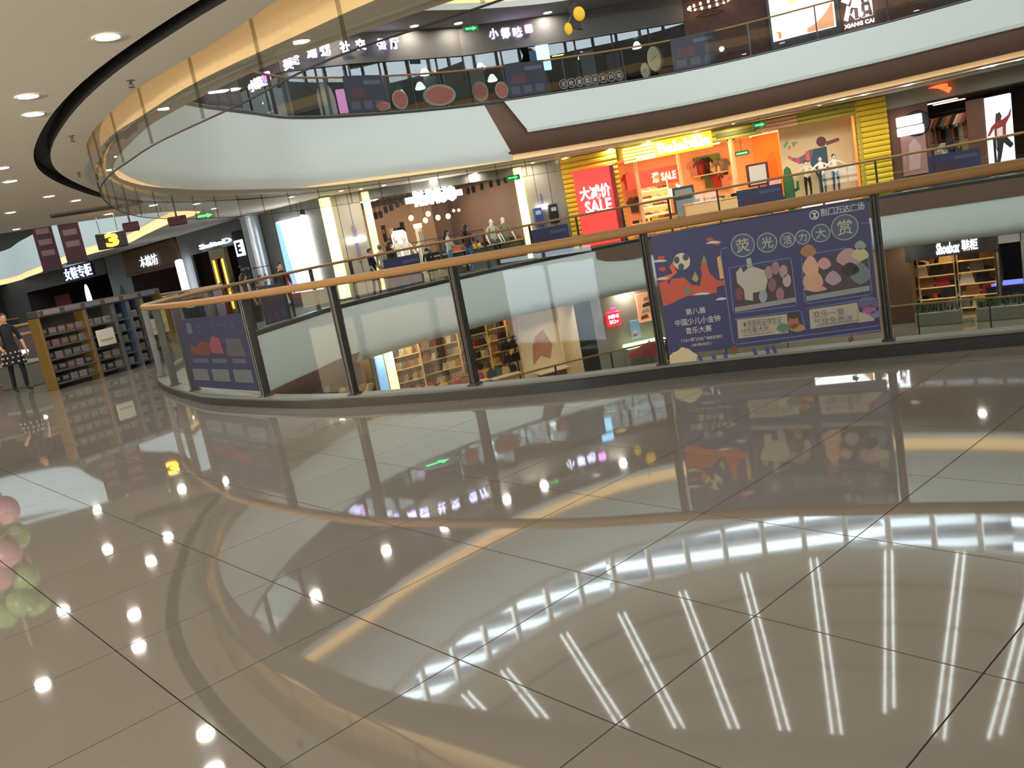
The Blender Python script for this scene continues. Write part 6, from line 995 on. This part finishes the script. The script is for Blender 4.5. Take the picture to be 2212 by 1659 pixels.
krack(0, 1.5, .35, lv, 'left toy rack of the kiosk', 3, yk, [ck[0], ck[5], ck[6], ck[4], ck[1]]); krack(1.55, 2.5, .35, lv, 'second toy rack of the kiosk', 4, pnt((84, 82, 78)), [ck[1], ck[3], ck[3], ck[5], ck[4]], (2, 4, 0, 2)); krack(2.55, 3.05, .35, lv, 'narrow blue toy rack of the kiosk', 5, pnt((62, 74, 92)), [ck[2], ck[2], ck[1]]); krack(3.1, 3.6, .35, lv, 'narrow pale toy rack of the kiosk', 6, pnt((92, 96, 96)), [ck[3], ck[1], ck[3]]); krack(3.65, 4.45, .35, lv, 'yellow toy rack at the right end of the kiosk', 8, yk, [ck[7], ck[7], ck[8], ck[4]])
t = T(K, 1.62*KS, -.02, .62, 'price_card', 'white card fixed on the second toy rack of the kiosk', 'card'); MB().rbox(0, -.02, 0, .42, .0, .34, .01).build('card', pnt((196, 190, 172)), t); MB().rbox(.06, -.026, .1, .36, -.02, .14, .003).build('grey_print', pnt((150, 146, 136)), t); MB().rbox(.0, -.03, -.06, .42, .0, -.02, .005).build('holder', M_black, t)
t = T(K, 4.5*KS, -.05, .55, 'dark_crate', 'black square crate on a stand at the right end of the kiosk', 'crate'); MB().rbox(0, -.35, .0, .7, .3, .62, .03).build('crate', M_black, t); MB().rbox(-.03, -.38, .62, .73, .33, .7, .02).build('yellow_lid', yk, t); MB().rbox(.05, -.3, -.55, .65, .25, 0, .02).build('stand', pnt((110, 104, 96)), t)
for k in range(4): c = ck[(k*2+1) % 9]; goods('carton', c, '%s toy carton on top of the dark crate, %s along' % (CN2[c], ORD[k+1]), 'toy box', K.w(4.5*KS+.1+.16*k, -.05, 1.252), K.rz, 'toy cartons on the crate', .62)
t = T(K, 2.2*KS, .1, 1.46, 'top_board', 'long greyish header board on top of the toy racks', 'board'); MB().rbox(-1.45, -.1, -.03, 1.45, .28, .12, .02).build('board', pnt((66, 63, 58)), t)
for k in range(6): MB().rbox(-1.35+.46*k, -.12, 0, -1.0+.46*k, -.1, .09, .01).build('header_print', pnt([(122, 112, 108), (110, 96, 98), (90, 100, 110)][k % 3]), t)
p = atz(62, 838, 0); t = thing('glass_counter', 'small glass display counter with a lamp inside beside the kiosk', 'counter', (p[0]-.3, p[1]+.6, 0), -.42); MB().rbox(-.5, -.3, 0, .5, .3, .5, .02).build('base', pnt((112, 112, 104)), t); MB().rbox(-.52, -.32, .5, .52, .32, .56, .01).build('white_panel', pnt((170, 166, 156)), t); MB().rbox(-.5, -.3, .56, .5, .3, 1.1, .01).build('glass_case', M_glass, t); MB().rbox(-.53, -.33, 1.1, .53, .33, 1.16, .02).build('wooden_rim', pnt((150, 110, 84)), t); MB().rbox(-.25, -.1, .72, .2, .1, .8, .03).build('lamp', lum((210, 255, 240), 1.6), t)
p = atz(50, 846, 0); figure('person', 'woman in black top and white dotted black skirt at the left frame edge', 'person', (p[0], p[1], 0), .9, 1.62, top=(28, 28, 34), legs=(26, 26, 30), skirt=(30, 30, 34), dots=True, longhair=True, hair=(70, 46, 38), sleeve=False, arms=((.5, .2), (.1, .1)))
# ------------------------------------------------------------------ people across the opening
def person(px, py, d, label, rz, H, **k):
    q = V1.at(V1.hit(px, py)); p = atd(px, py, max(d, np.hypot(*q)+.75)); return figure('person', label, 'person', (p[0], p[1], 0), rz, H, **k)
person(797, 540, 26.9, 'boy in navy shirt facing right behind the far rail', 1.3, 1.52, top=(30, 32, 64), legs=(40, 42, 56), arms=((.3, .1), (.3, .1)))
person(842, 540, 28.3, 'person with dark hair in black top near the lit white cabinet', 2.2, 1.62, top=(36, 32, 32), legs=(50, 46, 46), longhair=True)
person(822, 545, 29.2, 'person in pale grey top behind the boy in navy', 2.6, 1.58, top=(170, 162, 150), legs=(120, 112, 100), hair=(120, 110, 100))
person(966, 520, 28.0, 'woman in white top and light blue jeans at the far rail', 1.9, 1.66, top=(196, 196, 190), legs=(96, 124, 158), longhair=True, arms=((.9, .2), (.8, .2)))
person(1008, 512, 28.6, 'woman in dark top and blue jeans right of the white topped woman', 2.5, 1.7, top=(52, 50, 54), legs=(80, 104, 140), longhair=True, arms=((.3, .1), (1.0, .2)))
person(925, 560, 27.6, 'child in dark clothes leaning near the middle of the far rail', 2.8, 1.2, top=(48, 46, 44), legs=(44, 44, 50), arms=((.8, .2), (.2, .1)))
person(618, 640, 24.2, 'person in dark clothes carrying a white patterned bag at left far rail', .6, 1.6, top=(44, 40, 44), legs=(50, 48, 50), longhair=True)
p = atd(612, 655, np.hypot(*V1.at(V1.hit(618, 640)))+.45); t = goods('bag', (232, 224, 205), 'white patterned shopping bag held by the person at the left far rail', 'handbag', (p[0], p[1], .52), .3, None, 1.25, 'shopping_bag')
f = L2[7]
for k, (x, l, tp) in enumerate([(.82, 'white headed mannequin in sage top in the fashion shop window', (176, 180, 160)), (.2, 'mannequin in white hat and coat left in the fashion shop', (226, 220, 206)), (.25, 'mannequin in pale dress behind the far rail poster', (236, 226, 210)), (.9, 'mannequin in grey top by the right lit pilaster', (120, 126, 118))]):
    figure('mannequin', l, 'mannequin', f.w(f.L*x, .75, .02), f.rz, 1.72, (236, 230, 220), tp, (92, 98, 90) if k % 3 == 0 else (210, 200, 184), (90, 90, 86), (232, 228, 220) if k == 1 else None, ((.3, .3), (.3, .3)), .04, plain=(236, 230, 220))
for k, (x, c, l) in enumerate([(.5, (58, 60, 52), 'dark green low display table behind the far rail'), (.7, (72, 76, 66), 'olive low display table behind the far rail'), (.93, (40, 48, 46), 'dark counter beside the right lit pilaster')]):
    t = T(f, f.L*x, .8, 0, 'display_table', l, 'table'); MB().rbox(-.7, -.35, .78, .7, .35, .84, .02).build('top', pnt((150, 132, 108)), t); MB().rbox(-.6, -.28, 0, .6, .28, .78, .03).build('base', pnt(c), t)
    for q in range(3): cc = CK[(k*4+q*5+3) % 14]; goods('folded', cc, '%s folded clothes on the %s' % (CN[cc], l.split(' behind')[0].split(' beside')[0]), 'clothes', f.w(f.L*x-.45+.45*q, .8, .842), f.rz, 'folded clothes in the fashion shop', 1.0)
p = atd(543, 608, 21.0); t = figure('person', 'person with dark hair and pale shoulders near the purple rail panels', 'person', (p[0]-.9, p[1]+2.6, 0), 2.4, 1.5, top=(170, 168, 164), legs=(50, 48, 50), longhair=True)
p = atd(560, 590, 27.5); t = thing('potted_shrub', 'dark leafy potted shrub near the pale metal column', 'plant', (p[0]-.5, p[1]+.4, 0)); MB().lathe([(.001, 0), (.2, 0), (.26, .5), (.24, .52), (.22, .46), (.001, .45)], 14).build('pot', M_dark, t); b = MB()
for q in range(260):
    v = np.array([random.gauss(0, .34), random.gauss(0, .3), 1.05+random.gauss(0, .22)]); a = random.uniform(0, 6.28); d1 = np.array([math.cos(a), math.sin(a), .4])*.12; d2 = np.array([-math.sin(a), math.cos(a), .1])*.05; b.add([v, v+d1*.5+d2, v+d1, v+d1*.5-d2], [(0, 1, 2, 3)])
b.build('foliage', mat('dark_leaf', (60, 62, 48), .7), t)['kind'] = 'stuff'; MB().tube([(0, 0, .45), (.02, 0, 1.0)], .03, 6).build('stem', mat('bark', (70, 52, 40), .8), t)
# ------------------------------------------------------------------ floor marker and balloon column (the balloons show in the floor's mirror only)
p = atz(945, 1000, 0); t = thing('floor_exit_marker', 'round dark floor marker with a green glowing exit arrow', 'floor marker', (p[0], p[1], .0015), .5); MB().lathe([(.0005, 0), (.165, 0), (.17, -.0012), (.17, -.0015)], 32).build('disc', mat('marker_dark', (52, 62, 54), .25), t)
MB().add([(-.09, -.02, .001), (.02, -.02, .001), (.02, -.06, .001), (.1, 0, .001), (.02, .06, .001), (.02, .02, .001), (-.09, .02, .001)], [tuple(range(7))]).add([(-.09, -.02, .0002), (.02, -.02, .0002), (.02, -.06, .0002), (.1, 0, .0002), (.02, .06, .0002), (.02, .02, .0002), (-.09, .02, .0002)], [tuple(range(7))[::-1]]).build('arrow', mat('marker_green', (70, 200, 120), .4, emit=.5), t)
bp = atz(-42, 1040, 0); t = thing('balloon_pole', 'thin pole stand of the balloon column at the left', 'stand', (bp[0], bp[1], 0)); MB().lathe([(.0005, .03), (.1, .03), (.11, 0)], 16).build('base', M_black, t); MB().tube([(0, 0, .02), (0, 0, 1.85)], .015, 6).build('pole', M_lsteel, t)
for k in range(16):
    a = k*1.57+(k//4)*.78; z = .35+.32*(k//4)+.1*(k % 2); c = [(206, 150, 160), (150, 176, 120)][(k//4+k) % 2] if k < 12 else (150, 84, 96); t = thing('balloon', '%s balloon on the column left of the frame' % ['pink', 'pale green', 'maroon'][2 if k >= 12 else (k//4+k) % 2], 'balloon', (bp[0]+.15*math.cos(a), bp[1]+.15*math.sin(a), z), 0, 'balloons of the column')
    MB().lathe([(.012, -.17), (.02, -.155)]+[(.142*math.sin(math.pi*q/9)**.8*(1+.0*q), -.15+.3*(1-math.cos(math.pi*q/9))/2) for q in range(1, 9)]+[(.0005, .15)], 14).build('skin', mat('balloon_%d' % c[0], c, .25), t, smooth=True); MB().lathe([(.012, -.17), (.022, -.19), (.001, -.185)], 8).build('knot', mat('balloon_%d' % c[0], c), t)
# ------------------------------------------------------------------ apartment blocks beyond the clerestory
M_apw = mat('apartment_white', (214, 216, 214), .8); M_apg = mat('apartment_grey', (112, 116, 120), .7, noise=.2, scale=.4); M_apn = mat('apartment_window', (84, 94, 104), .2)
for k, (x, y, w, rz, h, l) in enumerate([(-38, 84, 34, .5, 62, 'left white balconied apartment block beyond the clerestory'), (22, 92, 30, -.12, 54, 'middle white balconied apartment block beyond the clerestory'), (-9, 108, 44, .1, 74, 'set back white balconied apartment block left of the middle one'), (48, 104, 26, -.35, 76, 'set back white balconied apartment block right of the middle one'), (66, 84, 30, -.6, 70, 'right white balconied apartment block beyond the clerestory')]):
    t = thing('apartment_block', l, 'building', (x, y, -10), rz); MB().box(-w/2, 0, 0, w/2, 14, h).build('wall', M_apg, t); sl = MB().rbox(-w/2-.3, -1.6, 0, w/2+.3, .1, 1.15, .05).mesh('balcony', M_apw); wn = MB().box(-1.3, -.08, 0, 1.3, .02, 1.5).mesh('window', M_apn)
    for z in range(18, int(h)-2, 3):
        put('balcony', sl, t, (0, 0, z))
        for q in range(int(w/5)): put('window', wn, t, (-w/2+3+5*q, 0, z+1.3))
wallbox('ground', -160, -120, -10.6, 160, 200, -10.2, mat('outdoor_ground', (120, 122, 116), .9))
# ------------------------------------------------------------------ glowing shop windows added out of frame at left to brighten the ceiling
f = FR((-16.5, -6), (-16.5, 11)); 
wl = struct(thing('window_30', '', '')); del wl['label'], wl['category']
for k in range(7):
    MB().rbox(-17.3, -6+2.4*k+.08, .3, -17.2, -6+2.4*(k+1)-.08, 3.1, .02).build('lit_display', lum((255, 226, 186), 2.6), wl); MB().rbox(-17.0, -6+2.4*k-.05, 0, -16.9, -6+2.4*k+.05, 3.3, .01).build('mullion', M_steel, wl); MB().box(-16.96, -6+2.4*k+.06, .05, -16.94, -6+2.4*(k+1)-.06, 3.25).build('pane', M_win, wl)
wallbox('wall_left_shops', -17.6, -9, 0, -17.4, 12, 3.5)
